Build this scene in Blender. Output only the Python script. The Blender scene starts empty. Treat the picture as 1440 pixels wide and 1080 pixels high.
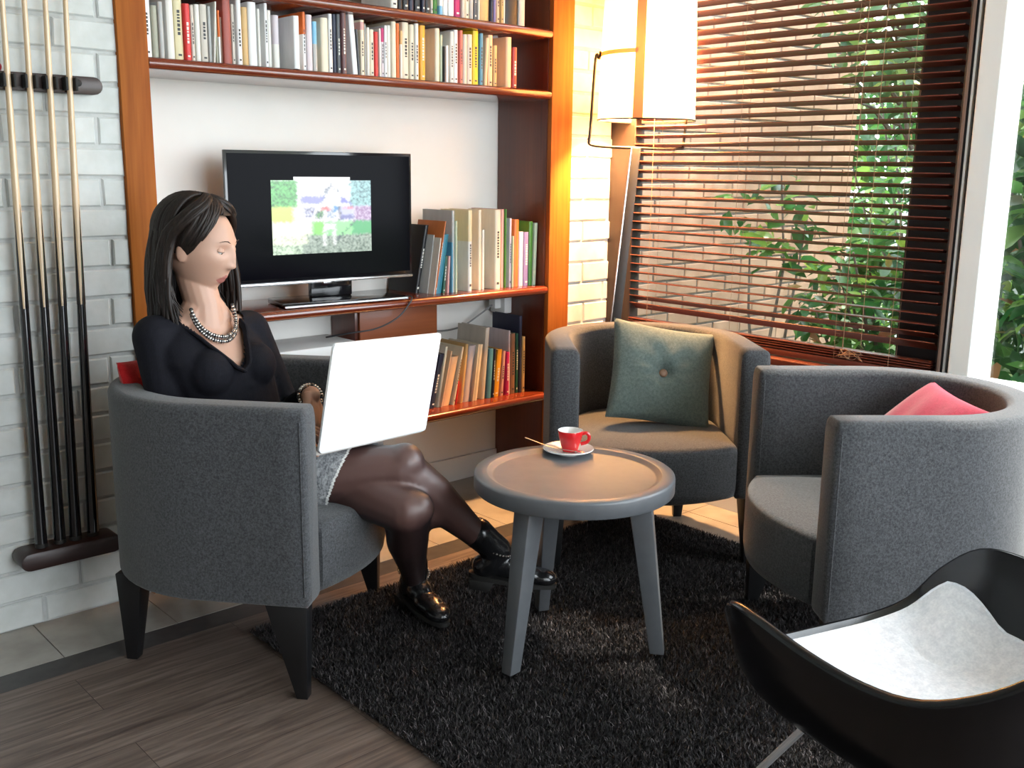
import bpy, bmesh, math, random
from mathutils import Vector, Matrix
from math import sin, cos, pi, radians, sqrt, atan2
random.seed(7)
sc = bpy.context.scene
C = sc.collection

# ------------------------------------------------------------------ camera
EYE = Vector((0, 0, 1.28))
cam_d = bpy.data.cameras.new('camera')
cam_d.sensor_width = 36.0
cam_d.lens = 36.0 * 1417.4357 / 1440.0
cam_d.clip_start = 0.02
cam = bpy.data.objects.new('camera', cam_d)
C.objects.link(cam)
MR = Matrix(((0.73999543, 0.13124447, -0.65968299), (-0.67250306, 0.1620121, -0.72214383), (0.01209924, 0.97802197, 0.20815052)))
cam.matrix_world = Matrix.Translation(EYE) @ MR.to_4x4()
sc.camera = cam

# ------------------------------------------------------------------ world, sun, windows, exposure
sc.view_settings.view_transform = 'Standard'
sc.view_settings.look = 'None'
sc.view_settings.gamma = 1.0
sc.view_settings.use_curve_mapping = False
sc.view_settings.exposure = 1.22
try:
    sc.cycles.use_denoising = True
    sc.cycles.max_bounces = 8
    sc.cycles.diffuse_bounces = 4
    sc.cycles.transparent_max_bounces = 24
    sc.cycles.sample_clamp_indirect = 6.0
except Exception:
    pass
world = bpy.data.worlds.new('sky')
sc.world = world
world.use_nodes = True
bg = world.node_tree.nodes['Background']
bg.inputs['Color'].default_value = (0.86, 0.94, 1.0, 1)
bg.inputs['Strength'].default_value = 4.2
sun_d = bpy.data.lights.new('sun', 'SUN')
sun_d.energy = 3.0
sun_d.color = (1.0, 0.93, 0.8)
sun_d.angle = radians(1.5)
sun = bpy.data.objects.new('sun', sun_d)
C.objects.link(sun)
sun.rotation_euler = Vector((-0.50, 0.25, -0.83)).to_track_quat('-Z', 'Y').to_euler()
def portal(name, loc, direction, sx, sy):
    l = bpy.data.lights.new(name, 'AREA')
    l.shape = 'RECTANGLE'; l.size = sx; l.size_y = sy
    l.cycles.is_portal = True
    o = bpy.data.objects.new(name, l)
    C.objects.link(o)
    o.location = loc
    o.rotation_euler = Vector(direction).to_track_quat('-Z', 'Y').to_euler()
portal('window_portal_side', (3.30, -0.35, 1.5), (-1, 0, 0), 3.6, 2.2)
portal('window_portal_blinds', (3.36, 2.10, 1.5), (-1, 0, 0), 1.3, 2.0)
portal('window_portal_rear', (1.9, -2.35, 1.45), (0, 1, 0), 2.9, 2.4)

# ------------------------------------------------------------------ materials
def nodes(m):
    m.use_nodes = True
    nt = m.node_tree
    return nt, nt.nodes, nt.links, nt.nodes['Principled BSDF']
def mat(name, col, rough=0.5, metal=0.0, spec=0.5, coat=0.0, **kw):
    m = bpy.data.materials.new(name)
    nt, N, L, B = nodes(m)
    B.inputs['Base Color'].default_value = (*col, 1)
    B.inputs['Roughness'].default_value = rough
    B.inputs['Metallic'].default_value = metal
    B.inputs['Specular IOR Level'].default_value = spec
    if coat:
        B.inputs['Coat Weight'].default_value = coat
        B.inputs['Coat Roughness'].default_value = kw.get('coat_rough', 0.06)
    if 'emit' in kw:
        B.inputs['Emission Color'].default_value = (*kw['emit'], 1)
        B.inputs['Emission Strength'].default_value = kw.get('estr', 1.0)
    return m
def s2l(c):
    return tuple(((x / 255) / 12.92 if x / 255 <= 0.04045 else ((x / 255 + 0.055) / 1.055) ** 2.4) for x in c)
def ramp(N, stops):
    r = N.new('ShaderNodeValToRGB')
    e = r.color_ramp.elements
    while len(e) < len(stops): e.new(0.5)
    for i, (p, c) in enumerate(stops):
        e[i].position = p; e[i].color = (*c, 1)
    return r
def coords(N, L, scale, rot=(0, 0, 0), kind='Object'):
    tc = N.new('ShaderNodeTexCoord'); mp = N.new('ShaderNodeMapping')
    mp.inputs['Scale'].default_value = scale; mp.inputs['Rotation'].default_value = rot
    L.new(tc.outputs[kind], mp.inputs['Vector'])
    return mp.outputs['Vector']
def noisy(name, stops, scale, rough=0.6, detail=4, bump=0.0, bdist=0.002, coat=0.0, spec=0.5, rr=None, kind='Object', metal=0, coat_rough=0.06, tex_scale=1.0, dist=0.0):
    m = bpy.data.materials.new(name)
    nt, N, L, B = nodes(m)
    v = coords(N, L, scale, kind=kind)
    t = N.new('ShaderNodeTexNoise')
    t.inputs['Scale'].default_value = tex_scale; t.inputs['Detail'].default_value = detail; t.inputs['Distortion'].default_value = dist
    L.new(v, t.inputs['Vector'])
    r = ramp(N, stops)
    L.new(t.outputs['Fac'], r.inputs['Fac']); L.new(r.outputs['Color'], B.inputs['Base Color'])
    B.inputs['Roughness'].default_value = rough; B.inputs['Specular IOR Level'].default_value = spec; B.inputs['Metallic'].default_value = metal
    if coat:
        B.inputs['Coat Weight'].default_value = coat; B.inputs['Coat Roughness'].default_value = coat_rough
    if bump:
        b = N.new('ShaderNodeBump'); b.inputs['Strength'].default_value = bump; b.inputs['Distance'].default_value = bdist
        L.new(t.outputs['Fac'], b.inputs['Height']); L.new(b.outputs['Normal'], B.inputs['Normal'])
    return m

M = {}
M['brick_white'] = noisy('painted_white_brick', [(0.3, (0.50, 0.52, 0.50)), (0.7, (0.61, 0.63, 0.62))], (14, 14, 14), 0.62, bump=0.35, bdist=0.004)
M['mortar_white'] = noisy('painted_mortar', [(0.3, (0.44, 0.45, 0.44)), (0.7, (0.54, 0.55, 0.54))], (40, 40, 40), 0.8, bump=0.4, bdist=0.003)
M['brick_out'] = noisy('tan_outdoor_brick', [(0.25, (0.31, 0.185, 0.12)), (0.75, (0.42, 0.27, 0.185))], (6, 6, 6), 0.9, bump=0.3, bdist=0.003)
M['mortar_out'] = noisy('grey_mortar', [(0.3, (0.10, 0.085, 0.075)), (0.7, (0.16, 0.14, 0.12))], (30, 30, 30), 0.95)
M['plaster'] = noisy('cream_plaster', [(0.3, (0.78, 0.755, 0.71)), (0.7, (0.82, 0.80, 0.76))], (4, 4, 4), 0.55)
M['white_paint'] = mat('white_paint', (0.78, 0.79, 0.78), 0.45)
M['post_white'] = mat('white_window_post', (0.86, 0.88, 0.86), 0.4)
M['ceiling'] = mat('ceiling_paint', (0.75, 0.74, 0.72), 0.8)
M['dark_wall'] = mat('dim_wall_paint', (0.30, 0.28, 0.26), 0.8)
def wood(name, dark, light, axis, rough=0.3, coat=0.0, ring=7.0, grain=80, coat_rough=0.05):
    m = bpy.data.materials.new(name)
    nt, N, L, B = nodes(m)
    sc_ = [ring, ring, ring]; sc_[axis] = ring * 0.09
    v = coords(N, L, tuple(sc_))
    t = N.new('ShaderNodeTexNoise'); t.inputs['Scale'].default_value = 1.0; t.inputs['Detail'].default_value = 6; t.inputs['Distortion'].default_value = 1.6
    L.new(v, t.inputs['Vector'])
    sg = [grain, grain, grain]; sg[axis] = grain * 0.03
    v2 = coords(N, L, tuple(sg))
    t2 = N.new('ShaderNodeTexNoise'); t2.inputs['Scale'].default_value = 1.0; t2.inputs['Detail'].default_value = 3
    L.new(v2, t2.inputs['Vector'])
    mx = N.new('ShaderNodeMath'); mx.operation = 'MULTIPLY_ADD'; mx.inputs[1].default_value = 0.35
    L.new(t2.outputs['Fac'], mx.inputs[0])
    m2 = N.new('ShaderNodeMath'); m2.operation = 'MULTIPLY'; m2.inputs[1].default_value = 0.75
    L.new(t.outputs['Fac'], m2.inputs[0]); L.new(m2.outputs[0], mx.inputs[2])
    r = ramp(N, [(0.36, dark), (0.66, light)])
    L.new(mx.outputs[0], r.inputs['Fac']); L.new(r.outputs['Color'], B.inputs['Base Color'])
    B.inputs['Roughness'].default_value = rough
    if coat:
        B.inputs['Coat Weight'].default_value = coat; B.inputs['Coat Roughness'].default_value = coat_rough
    return m
M['wood_pillar'] = wood('varnished_orange_wood', (0.21, 0.052, 0.009), (0.37, 0.115, 0.020), 2, 0.5, 0.0)
M['wood_pillar'].node_tree.nodes['Principled BSDF'].inputs['Specular IOR Level'].default_value = 0.10
M['wood_panel'] = wood('varnished_red_wood', (0.062, 0.010, 0.004), (0.115, 0.022, 0.008), 2, 0.35, 0.25)
M['wood_shelf'] = wood('glossy_mahogany_shelf', (0.092, 0.013, 0.005), (0.155, 0.026, 0.009), 0, 0.25, 0.7, coat_rough=0.03)
M['wood_box'] = wood('orange_veneer', (0.17, 0.038, 0.010), (0.24, 0.062, 0.016), 0, 0.45, 0.1)
M['wood_blind'] = wood('stained_blind_wood', (0.095, 0.019, 0.011), (0.150, 0.034, 0.018), 1, 0.42, 0.15)
M['wood_frame'] = wood('dark_window_wood', (0.014, 0.006, 0.004), (0.024, 0.010, 0.007), 2, 0.5)
M['wood_rack'] = wood('dark_rack_wood', (0.014, 0.004, 0.003), (0.030, 0.009, 0.006), 0, 0.42, 0.1)
M['frame_black'] = mat('black_window_frame', (0.010, 0.010, 0.013), 0.4)
M['seal_black'] = mat('black_seal', (0.01, 0.01, 0.012), 0.6)
M['alu'] = mat('aluminium_trim', (0.75, 0.77, 0.78), 0.35, 0.6)
M['brown_trim'] = mat('brown_bead', (0.20, 0.13, 0.10), 0.5)

def plank_floor():
    m = bpy.data.materials.new('grey_brown_wood_planks')
    nt, N, L, B = nodes(m)
    v = coords(N, L, (1, 1, 1))
    br = N.new('ShaderNodeTexBrick')
    br.offset = 0.37; br.inputs['Scale'].default_value = 1.0
    br.inputs['Brick Width'].default_value = 1.22; br.inputs['Row Height'].default_value = 0.19
    br.inputs['Mortar Size'].default_value = 0.0009; br.inputs['Mortar Smooth'].default_value = 0.2
    br.inputs['Color1'].default_value = (0.0, 0, 0, 1); br.inputs['Color2'].default_value = (1, 1, 1, 1)
    L.new(v, br.inputs['Vector'])
    v2 = coords(N, L, (3.2, 46, 1))
    t = N.new('ShaderNodeTexNoise'); t.inputs['Detail'].default_value = 8; t.inputs['Scale'].default_value = 1.0; t.inputs['Distortion'].default_value = 0.8; t.inputs['Roughness'].default_value = 0.62
    add = N.new('ShaderNodeVectorMath'); add.operation = 'ADD'
    sc_ = N.new('ShaderNodeVectorMath'); sc_.operation = 'SCALE'; sc_.inputs['Scale'].default_value = 7.0
    L.new(br.outputs['Color'], sc_.inputs[0]); L.new(v2, add.inputs[0]); L.new(sc_.outputs[0], add.inputs[1])
    L.new(add.outputs[0], t.inputs['Vector'])
    r = ramp(N, [(0.28, (0.058, 0.041, 0.034)), (0.50, (0.128, 0.094, 0.078)), (0.74, (0.215, 0.168, 0.142))])
    L.new(t.outputs['Fac'], r.inputs['Fac'])
    mx = N.new('ShaderNodeMixRGB'); mx.inputs['Color2'].default_value = (0.03, 0.02, 0.016, 1)
    L.new(br.outputs['Fac'], mx.inputs['Fac']); L.new(r.outputs['Color'], mx.inputs['Color1'])
    L.new(mx.outputs['Color'], B.inputs['Base Color'])
    B.inputs['Roughness'].default_value = 0.42; B.inputs['Specular IOR Level'].default_value = 0.4
    b = N.new('ShaderNodeBump'); b.inputs['Strength'].default_value = 0.15; b.inputs['Distance'].default_value = 0.001
    L.new(t.outputs['Fac'], b.inputs['Height']); L.new(b.outputs['Normal'], B.inputs['Normal'])
    return m
M['planks'] = plank_floor()
M['tile'] = noisy('mottled_beige_tile', [(0.3, (0.26, 0.235, 0.205)), (0.55, (0.35, 0.325, 0.29)), (0.8, (0.40, 0.38, 0.35))], (9, 9, 9), 0.32, detail=7)
M['grout'] = mat('tile_grout', (0.12, 0.10, 0.09), 0.9)
M['strip'] = noisy('dark_floor_strip', [(0.3, (0.040, 0.036, 0.036)), (0.7, (0.060, 0.054, 0.053))], (30, 30, 30), 0.45)
def fabric(name, dark, light, s=420):
    m = bpy.data.materials.new(name)
    nt, N, L, B = nodes(m)
    v = coords(N, L, (s, s, s * 0.7))
    t = N.new('ShaderNodeTexNoise'); t.inputs['Scale'].default_value = 1.0; t.inputs['Detail'].default_value = 2
    L.new(v, t.inputs['Vector'])
    v2 = coords(N, L, (s * .28, s * .28, s * .28))
    t2 = N.new('ShaderNodeTexNoise'); t2.inputs['Scale'].default_value = 1.0; t2.inputs['Detail'].default_value = 3
    L.new(v2, t2.inputs['Vector'])
    a = N.new('ShaderNodeMath'); a.operation = 'ADD'; L.new(t.outputs['Fac'], a.inputs[0]); L.new(t2.outputs['Fac'], a.inputs[1])
    h = N.new('ShaderNodeMath'); h.operation = 'MULTIPLY'; h.inputs[1].default_value = 0.5; L.new(a.outputs[0], h.inputs[0])
    r = ramp(N, [(0.36, dark), (0.64, light)])
    L.new(h.outputs[0], r.inputs['Fac']); L.new(r.outputs['Color'], B.inputs['Base Color'])
    B.inputs['Roughness'].default_value = 0.95; B.inputs['Specular IOR Level'].default_value = 0.15
    B.inputs['Sheen Weight'].default_value = 0.25; B.inputs['Sheen Roughness'].default_value = 0.5
    b = N.new('ShaderNodeBump'); b.inputs['Strength'].default_value = 0.5; b.inputs['Distance'].default_value = 0.0012
    L.new(t.outputs['Fac'], b.inputs['Height']); L.new(b.outputs['Normal'], B.inputs['Normal'])
    return m
M['grey_fabric'] = fabric('grey_melange_wool', (0.026, 0.027, 0.030), (0.088, 0.091, 0.097), 700)
M['teal_fabric'] = fabric('sage_teal_linen', (0.085, 0.118, 0.112), (0.155, 0.195, 0.18), 420)
M['crimson_fabric'] = fabric('crimson_cushion_cloth', (0.27, 0.009, 0.034), (0.37, 0.018, 0.055), 420)
M['red_fabric'] = fabric('red_cushion_cloth', (0.42, 0.010, 0.012), (0.52, 0.020, 0.022), 420)
M['tweed'] = fabric('grey_tweed', (0.10, 0.105, 0.115), (0.42, 0.43, 0.44), 240)
M['pad_fabric'] = fabric('pale_seat_pad_cloth', (0.66, 0.69, 0.74), (0.84, 0.86, 0.90), 200)  # pale colour for the window glare on the black shell chair
M['skirt_hem'] = mat('white_hem_cord', (0.75, 0.75, 0.72), 0.8)
M['black_leg'] = mat('black_lacquered_wood', (0.005, 0.005, 0.006), 0.45)
M['black_plastic'] = mat('glossy_black_shell', (0.004, 0.004, 0.005), 0.20, spec=0.4)
M['wire_steel'] = mat('white_coated_wire', (0.62, 0.62, 0.64), 0.3, 0.5)
M['table_grey'] = noisy('grey_lacquer', [(0.3, (0.105, 0.112, 0.122)), (0.7, (0.125, 0.132, 0.143))], (25, 25, 25), 0.42, coat=0.22, coat_rough=0.28)
M['cup_red'] = mat('red_glazed_ceramic', (0.62, 0.008, 0.012), 0.2, coat=0.6)
M['cup_white'] = mat('white_glazed_ceramic', (0.82, 0.82, 0.80), 0.2, coat=0.6)
M['coffee'] = mat('coffee', (0.03, 0.012, 0.005), 0.15)
M['steel'] = mat('polished_steel', (0.7, 0.68, 0.64), 0.2, 1.0)
M['laptop'] = mat('silver_aluminium_lid', (0.86, 0.87, 0.87), 0.45, 0.0)
M['laptop_body'] = mat('aluminium_body', (0.60, 0.56, 0.52), 0.4, 0.5)
M['keys'] = mat('black_keys', (0.012, 0.012, 0.013), 0.5)
M['screen_dark'] = mat('dark_glass_screen', (0.004, 0.004, 0.005), 0.06, spec=0.6)
M['tv_black'] = mat('glossy_black_bezel', (0.006, 0.006, 0.008), 0.12, coat=0.5)
M['tv_screen'] = mat('black_tv_glass', (0.002, 0.002, 0.004), 0.12, spec=0.035)
M['silver'] = mat('silver_trim', (0.62, 0.62, 0.64), 0.25, 0.9)
M['outlet'] = mat('white_plastic', (0.74, 0.75, 0.74), 0.4)
M['cable_dark'] = mat('dark_cable', (0.03, 0.03, 0.035), 0.5)
M['cable_grey'] = mat('grey_cable', (0.22, 0.22, 0.22), 0.5)
M['box_white'] = mat('white_card', (0.74, 0.74, 0.73), 0.5)
M['cue_maple'] = noisy('maple_cue_shaft', [(0.3, (0.56, 0.40, 0.24)), (0.7, (0.68, 0.51, 0.33))], (60, 60, 4), 0.3, coat=0.4)
M['cue_black'] = mat('black_cue_butt', (0.006, 0.006, 0.007), 0.18, coat=0.6)
M['cue_silver'] = mat('brass_cue_band', (0.5, 0.38, 0.22), 0.3, 0.9)
M['ball_red'] = mat('red_chalk', (0.42, 0.01, 0.03), 0.5)
M['felt_black'] = mat('black_rubber_clip', (0.008, 0.008, 0.008), 0.7)
M['skin'] = mat('skin', (0.50, 0.30, 0.22), 0.5)
M['skin'].node_tree.nodes['Principled BSDF'].inputs['Subsurface Weight'].default_value = 0.12
M['skin'].node_tree.nodes['Principled BSDF'].inputs['Subsurface Radius'].default_value = (0.012, 0.005, 0.003)
M['lips'] = mat('lips', (0.36, 0.13, 0.11), 0.45)
M['eye_white'] = mat('eye', (0.65, 0.62, 0.58), 0.25)
M['iris'] = mat('dark_iris', (0.03, 0.018, 0.01), 0.15)
M['brow'] = mat('eyebrow_hair', (0.045, 0.025, 0.018), 0.7)
def tights_mat():
    m = bpy.data.materials.new('sheer_black_tights')
    nt, N, L, B = nodes(m)
    lw = N.new('ShaderNodeLayerWeight'); lw.inputs['Blend'].default_value = 0.42
    r = ramp(N, [(0.0, (0.100, 0.050, 0.043)), (0.40, (0.050, 0.025, 0.023)), (0.75, (0.014, 0.009, 0.010)), (1.0, (0.004, 0.003, 0.004))])
    L.new(lw.outputs['Facing'], r.inputs['Fac']); L.new(r.outputs['Color'], B.inputs['Base Color'])
    B.inputs['Roughness'].default_value = 0.42; B.inputs['Specular IOR Level'].default_value = 0.55
    return m
M['tights'] = tights_mat()
M['knit'] = noisy('fine_black_knit', [(0.35, (0.003, 0.003, 0.006)), (0.65, (0.006, 0.006, 0.011))], (350, 350, 120), 0.85, bump=0.2, bdist=0.001, spec=0.25)
M['hair'] = noisy('dark_brown_hair', [(0.35, (0.006, 0.0034, 0.0027)), (0.65, (0.020, 0.0115, 0.0085))], (160, 160, 10), 0.5, spec=0.35)
M['leather'] = mat('black_leather', (0.010, 0.010, 0.011), 0.22, coat=0.3, coat_rough=0.15)
M['sole'] = mat('black_rubber_sole', (0.012, 0.011, 0.010), 0.6)
M['bead'] = mat('silver_beads', (0.55, 0.53, 0.50), 0.25, 0.9)
M['bead_dark'] = mat('dark_beads', (0.02, 0.02, 0.022), 0.3)
def rug_mat():
    m = bpy.data.materials.new('dark_shag_pile')
    nt, N, L, B = nodes(m)
    g = N.new('ShaderNodeNewGeometry')
    r = ramp(N, [(0.0, (0.004, 0.0035, 0.004)), (0.5, (0.011, 0.009, 0.010)), (0.76, (0.034, 0.028, 0.029)), (0.92, (0.085, 0.072, 0.074)), (1.0, (0.19, 0.165, 0.17))])
    L.new(g.outputs['Random Per Island'], r.inputs['Fac']); L.new(r.outputs['Color'], B.inputs['Base Color'])
    B.inputs['Roughness'].default_value = 0.6; B.inputs['Specular IOR Level'].default_value = 0.4
    return m
M['pile'] = rug_mat()
M['rug_base'] = mat('rug_backing', (0.008, 0.007, 0.007), 0.95)
def glass_mat():
    m = bpy.data.materials.new('window_glass')
    nt, N, L, B = nodes(m)
    N.remove(B)
    out = [n for n in N if n.type == 'OUTPUT_MATERIAL'][0]
    t = N.new('ShaderNodeBsdfTransparent'); gl = N.new('ShaderNodeBsdfGlossy'); gl.inputs['Roughness'].default_value = 0.0
    lw = N.new('ShaderNodeLayerWeight'); lw.inputs['Blend'].default_value = 0.5
    pw = N.new('ShaderNodeMath'); pw.operation = 'POWER'; pw.inputs[1].default_value = 5.0
    L.new(lw.outputs['Facing'], pw.inputs[0])
    fr = N.new('ShaderNodeMath'); fr.operation = 'MULTIPLY_ADD'; fr.inputs[1].default_value = 0.6; fr.inputs[2].default_value = 0.025
    L.new(pw.outputs[0], fr.inputs[0])
    mx = N.new('ShaderNodeMixShader')
    L.new(fr.outputs[0], mx.inputs[0]); L.new(t.outputs[0], mx.inputs[1]); L.new(gl.outputs[0], mx.inputs[2]); L.new(mx.outputs[0], out.inputs['Surface'])
    return m
M['glass'] = glass_mat()
def leaf_mat(name, stops, trans=0.35):
    m = bpy.data.materials.new(name)
    nt, N, L, B = nodes(m)
    out = [n for n in N if n.type == 'OUTPUT_MATERIAL'][0]
    g = N.new('ShaderNodeNewGeometry')
    r = ramp(N, stops)
    L.new(g.outputs['Random Per Island'], r.inputs['Fac']); L.new(r.outputs['Color'], B.inputs['Base Color'])
    B.inputs['Roughness'].default_value = 0.32
    tr = N.new('ShaderNodeBsdfTranslucent')
    hs = N.new('ShaderNodeHueSaturation'); hs.inputs['Value'].default_value = 1.6; hs.inputs['Hue'].default_value = 0.485
    L.new(r.outputs['Color'], hs.inputs['Color']); L.new(hs.outputs['Color'], tr.inputs['Color'])
    mx = N.new('ShaderNodeMixShader'); mx.inputs[0].default_value = trans
    L.new(B.outputs[0], mx.inputs[1]); L.new(tr.outputs[0], mx.inputs[2]); L.new(mx.outputs[0], out.inputs['Surface'])
    return m
M['leaf'] = leaf_mat('glossy_green_leaf', [(0.0, (0.012, 0.058, 0.020)), (0.5, (0.026, 0.105, 0.028)), (0.8, (0.065, 0.18, 0.035)), (0.97, (0.18, 0.29, 0.05)), (1.0, (0.22, 0.08, 0.04))])
M['leaf_pale'] = leaf_mat('pale_green_leaf', [(0.0, (0.035, 0.09, 0.045)), (0.5, (0.075, 0.155, 0.065)), (0.85, (0.16, 0.26, 0.075)), (1.0, (0.28, 0.35, 0.11))])
M['bark'] = noisy('grey_bark', [(0.3, (0.06, 0.05, 0.04)), (0.7, (0.14, 0.12, 0.10))], (20, 20, 5), 0.9)
M['soil'] = noisy('garden_soil_and_lawn', [(0.35, (0.05, 0.08, 0.02)), (0.65, (0.10, 0.16, 0.04))], (3, 3, 3), 0.95)
M['fence'] = mat('pale_garden_fence', (0.45, 0.47, 0.47), 0.8)
def shade_mat():
    m = bpy.data.materials.new('cream_lamp_shade')
    nt, N, L, B = nodes(m)
    out = [n for n in N if n.type == 'OUTPUT_MATERIAL'][0]
    d = N.new('ShaderNodeBsdfDiffuse'); d.inputs['Color'].default_value = (0.86, 0.82, 0.70, 1)
    t = N.new('ShaderNodeBsdfTranslucent'); t.inputs['Color'].default_value = (0.92, 0.80, 0.54, 1)
    mx = N.new('ShaderNodeMixShader'); mx.inputs[0].default_value = 0.11
    L.new(d.outputs[0], mx.inputs[1]); L.new(t.outputs[0], mx.inputs[2]); L.new(mx.outputs[0], out.inputs['Surface'])
    N.remove(B)
    return m
M['shade'] = shade_mat()
M['shade_band'] = M['shade'].copy(); M['shade_band'].name = 'terracotta_band'  # reddish colour for the inner frame's shadow on the lamp shade
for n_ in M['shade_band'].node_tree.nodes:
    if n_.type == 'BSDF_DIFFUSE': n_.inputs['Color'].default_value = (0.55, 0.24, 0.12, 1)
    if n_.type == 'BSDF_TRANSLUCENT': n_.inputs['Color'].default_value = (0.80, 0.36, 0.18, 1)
M['bulb'] = mat('lit_bulb', (1, 0.9, 0.7), 0.4, emit=(1.0, 0.78, 0.48), estr=12)
M['rod'] = mat('dark_metal_rod', (0.05, 0.042, 0.035), 0.35, 0.8)
M['stem'] = mat('dark_metal_post', (0.022, 0.020, 0.021), 0.5)

# ------------------------------------------------------------------ mesh helpers
class MB:
    def __init__(s): s.v = []; s.f = []; s.m = []
    def add(s, vs, fs, mi=0):
        o = len(s.v); s.v += [tuple(p) for p in vs]
        s.f += [tuple(i + o for i in f) for f in fs]; s.m += [mi] * len(fs)
        return s
    def box(s, x0, x1, y0, y1, z0, z1, mi=0, mtx=None):
        vs = [(x, y, z) for z in (z0, z1) for y in (y0, y1) for x in (x0, x1)]
        if mtx is not None: vs = [mtx @ Vector(p) for p in vs]
        return s.add(vs, [(0, 2, 3, 1), (4, 5, 7, 6), (0, 1, 5, 4), (2, 6, 7, 3), (0, 4, 6, 2), (1, 3, 7, 5)], mi)
    def loft(s, rings, mi=0, caps=True, closed=True):
        n = len(rings[0]); vs = [p for r in rings for p in r]; fs = []
        for i in range(len(rings) - 1):
            for j in range(n if closed else n - 1):
                k = (j + 1) % n
                fs.append((i * n + j, i * n + k, (i + 1) * n + k, (i + 1) * n + j))
        if caps:
            fs.append(tuple(range(n))[::-1]); fs.append(tuple((len(rings) - 1) * n + j for j in range(n)))
        return s.add(vs, fs, mi)
    def tube(s, pts, rad, seg=10, mi=0, caps=True, flat=1.0, up=None):
        pts = [Vector(p) for p in pts]
        if not hasattr(rad, '__len__'): rad = [rad] * len(pts)
        rings = []; prev = None
        for i, p in enumerate(pts):
            d = (pts[min(i + 1, len(pts) - 1)] - pts[max(i - 1, 0)])
            if d.length < 1e-9: d = Vector((0, 0, 1))
            d.normalize()
            if prev is None:
                a = Vector(up) if up is not None else (Vector((0, 0, 1)) if abs(d.z) < 0.9 else Vector((1, 0, 0)))
                e = d.cross(a).normalized()
            else:
                e = (prev - d * prev.dot(d)).normalized()
            prev = e; g = d.cross(e)
            rings.append([p + (e * cos(2 * pi * k / seg) + g * sin(2 * pi * k / seg) * flat) * rad[i] for k in range(seg)])
        return s.loft(rings, mi, caps)
    def lathe(s, prof, seg=32, mi=0, c=(0, 0, 0), close=False):
        n = len(prof); vs = []; fs = []
        for k in range(seg):
            a = 2 * pi * k / seg
            vs += [(c[0] + r * cos(a), c[1] + r * sin(a), c[2] + z) for r, z in prof]
        for k in range(seg):
            k2 = (k + 1) % seg
            for i in range(n - 1):
                fs.append((k * n + i, k2 * n + i, k2 * n + i + 1, k * n + i + 1))
        return s.add(vs, fs, mi)
    def ball(s, c, r, mi=0, seg=12, rings=8, axes=None):
        c = Vector(c)
        if not hasattr(r, '__len__'): r = (r, r, r)
        ax = axes or (Vector((1, 0, 0)), Vector((0, 1, 0)), Vector((0, 0, 1)))
        rr = []
        for i in range(rings + 1):
            t = pi * i / rings
            tt = min(max(t, 0.02), pi - 0.02)
            rr.append([c + ax[0] * (r[0] * sin(tt) * cos(2 * pi * k / seg)) + ax[1] * (r[1] * sin(tt) * sin(2 * pi * k / seg)) - ax[2] * (r[2] * cos(tt)) for k in range(seg)])
        return s.loft(rr, mi)
    def mesh(s, name):
        me = bpy.data.meshes.new(name); me.from_pydata(s.v, [], s.f); me.update(); return me
    def build(s, name, mats, parent=None, smooth=True, bevel=0.0, bseg=2, angle=40, loc=None, world=False):
        me = s.mesh(name)
        if not isinstance(mats, (list, tuple)): mats = [mats]
        for m in mats: me.materials.append(m)
        me.polygons.foreach_set('material_index', s.m)
        bm = bmesh.new(); bm.from_mesh(me)
        bmesh.ops.recalc_face_normals(bm, faces=bm.faces)
        if bevel:
            es = [e for e in bm.edges if len(e.link_faces) == 2 and e.calc_face_angle(0) > radians(30)]
            bmesh.ops.bevel(bm, geom=es, offset=bevel, segments=bseg, profile=0.5, affect='EDGES', clamp_overlap=True)
        bm.to_mesh(me); bm.free()
        return finish(me, name, parent, smooth, angle, loc)
def finish(me, name, parent=None, smooth=True, angle=40, loc=None):
    if smooth:
        me.polygons.foreach_set('use_smooth', [True] * len(me.polygons))
        try: me.set_sharp_from_angle(angle=radians(angle))
        except Exception: pass
    o = bpy.data.objects.new(name, me); C.objects.link(o)
    if parent is not None: o.parent = parent
    if loc is not None: o.location = loc
    return o
def tag(o, label=None, cat=None, group=None, kind=None):
    if label: o['label'] = label
    if cat: o['category'] = cat
    if group: o['group'] = group
    if kind: o['kind'] = kind
    return o
def thing(name, label, cat, loc=(0, 0, 0), rz=0, group=None):
    o = bpy.data.objects.new(name, None); C.objects.link(o)
    o.empty_display_size = 0.1
    o.location = loc; o.rotation_euler = (0, 0, rz)
    return tag(o, label, cat, group)
def struct(name, mb, m, smooth=False, bevel=0.0, parent=None):
    o = mb.build(name, m, parent, smooth, bevel)
    if parent is None: tag(o, kind='structure')
    return o
def copy_tree(root):
    r = root.copy(); C.objects.link(r)
    for ch in list(root.children):
        c = ch.copy(); C.objects.link(c); c.parent = r
        for g in ch.children:
            d = g.copy(); C.objects.link(d); d.parent = c
    return r
def bez(pts, n=24):
    P = [Vector(p) for p in pts]; P = [P[0] * 2 - P[1]] + P + [P[-1] * 2 - P[-2]]
    out = []
    for i in range(1, len(P) - 2):
        for k in range(n):
            t = k / n
            out.append(0.5 * ((2 * P[i]) + (-P[i - 1] + P[i + 1]) * t + (2 * P[i - 1] - 5 * P[i] + 4 * P[i + 1] - P[i + 2]) * t * t + (-P[i - 1] + 3 * P[i] - 3 * P[i + 1] + P[i + 2]) * t ** 3))
    out.append(P[-2]); return out
def lerp(a, b, t): return a + (b - a) * t
# ================================================================== SETTING
XW = 3.14      # inner face of the window wall
YB = 2.86      # front face of the brick / bookcase wall
YK = 3.16      # back of the bookcase recess
LX, RX = 1.22, 2.79
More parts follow.
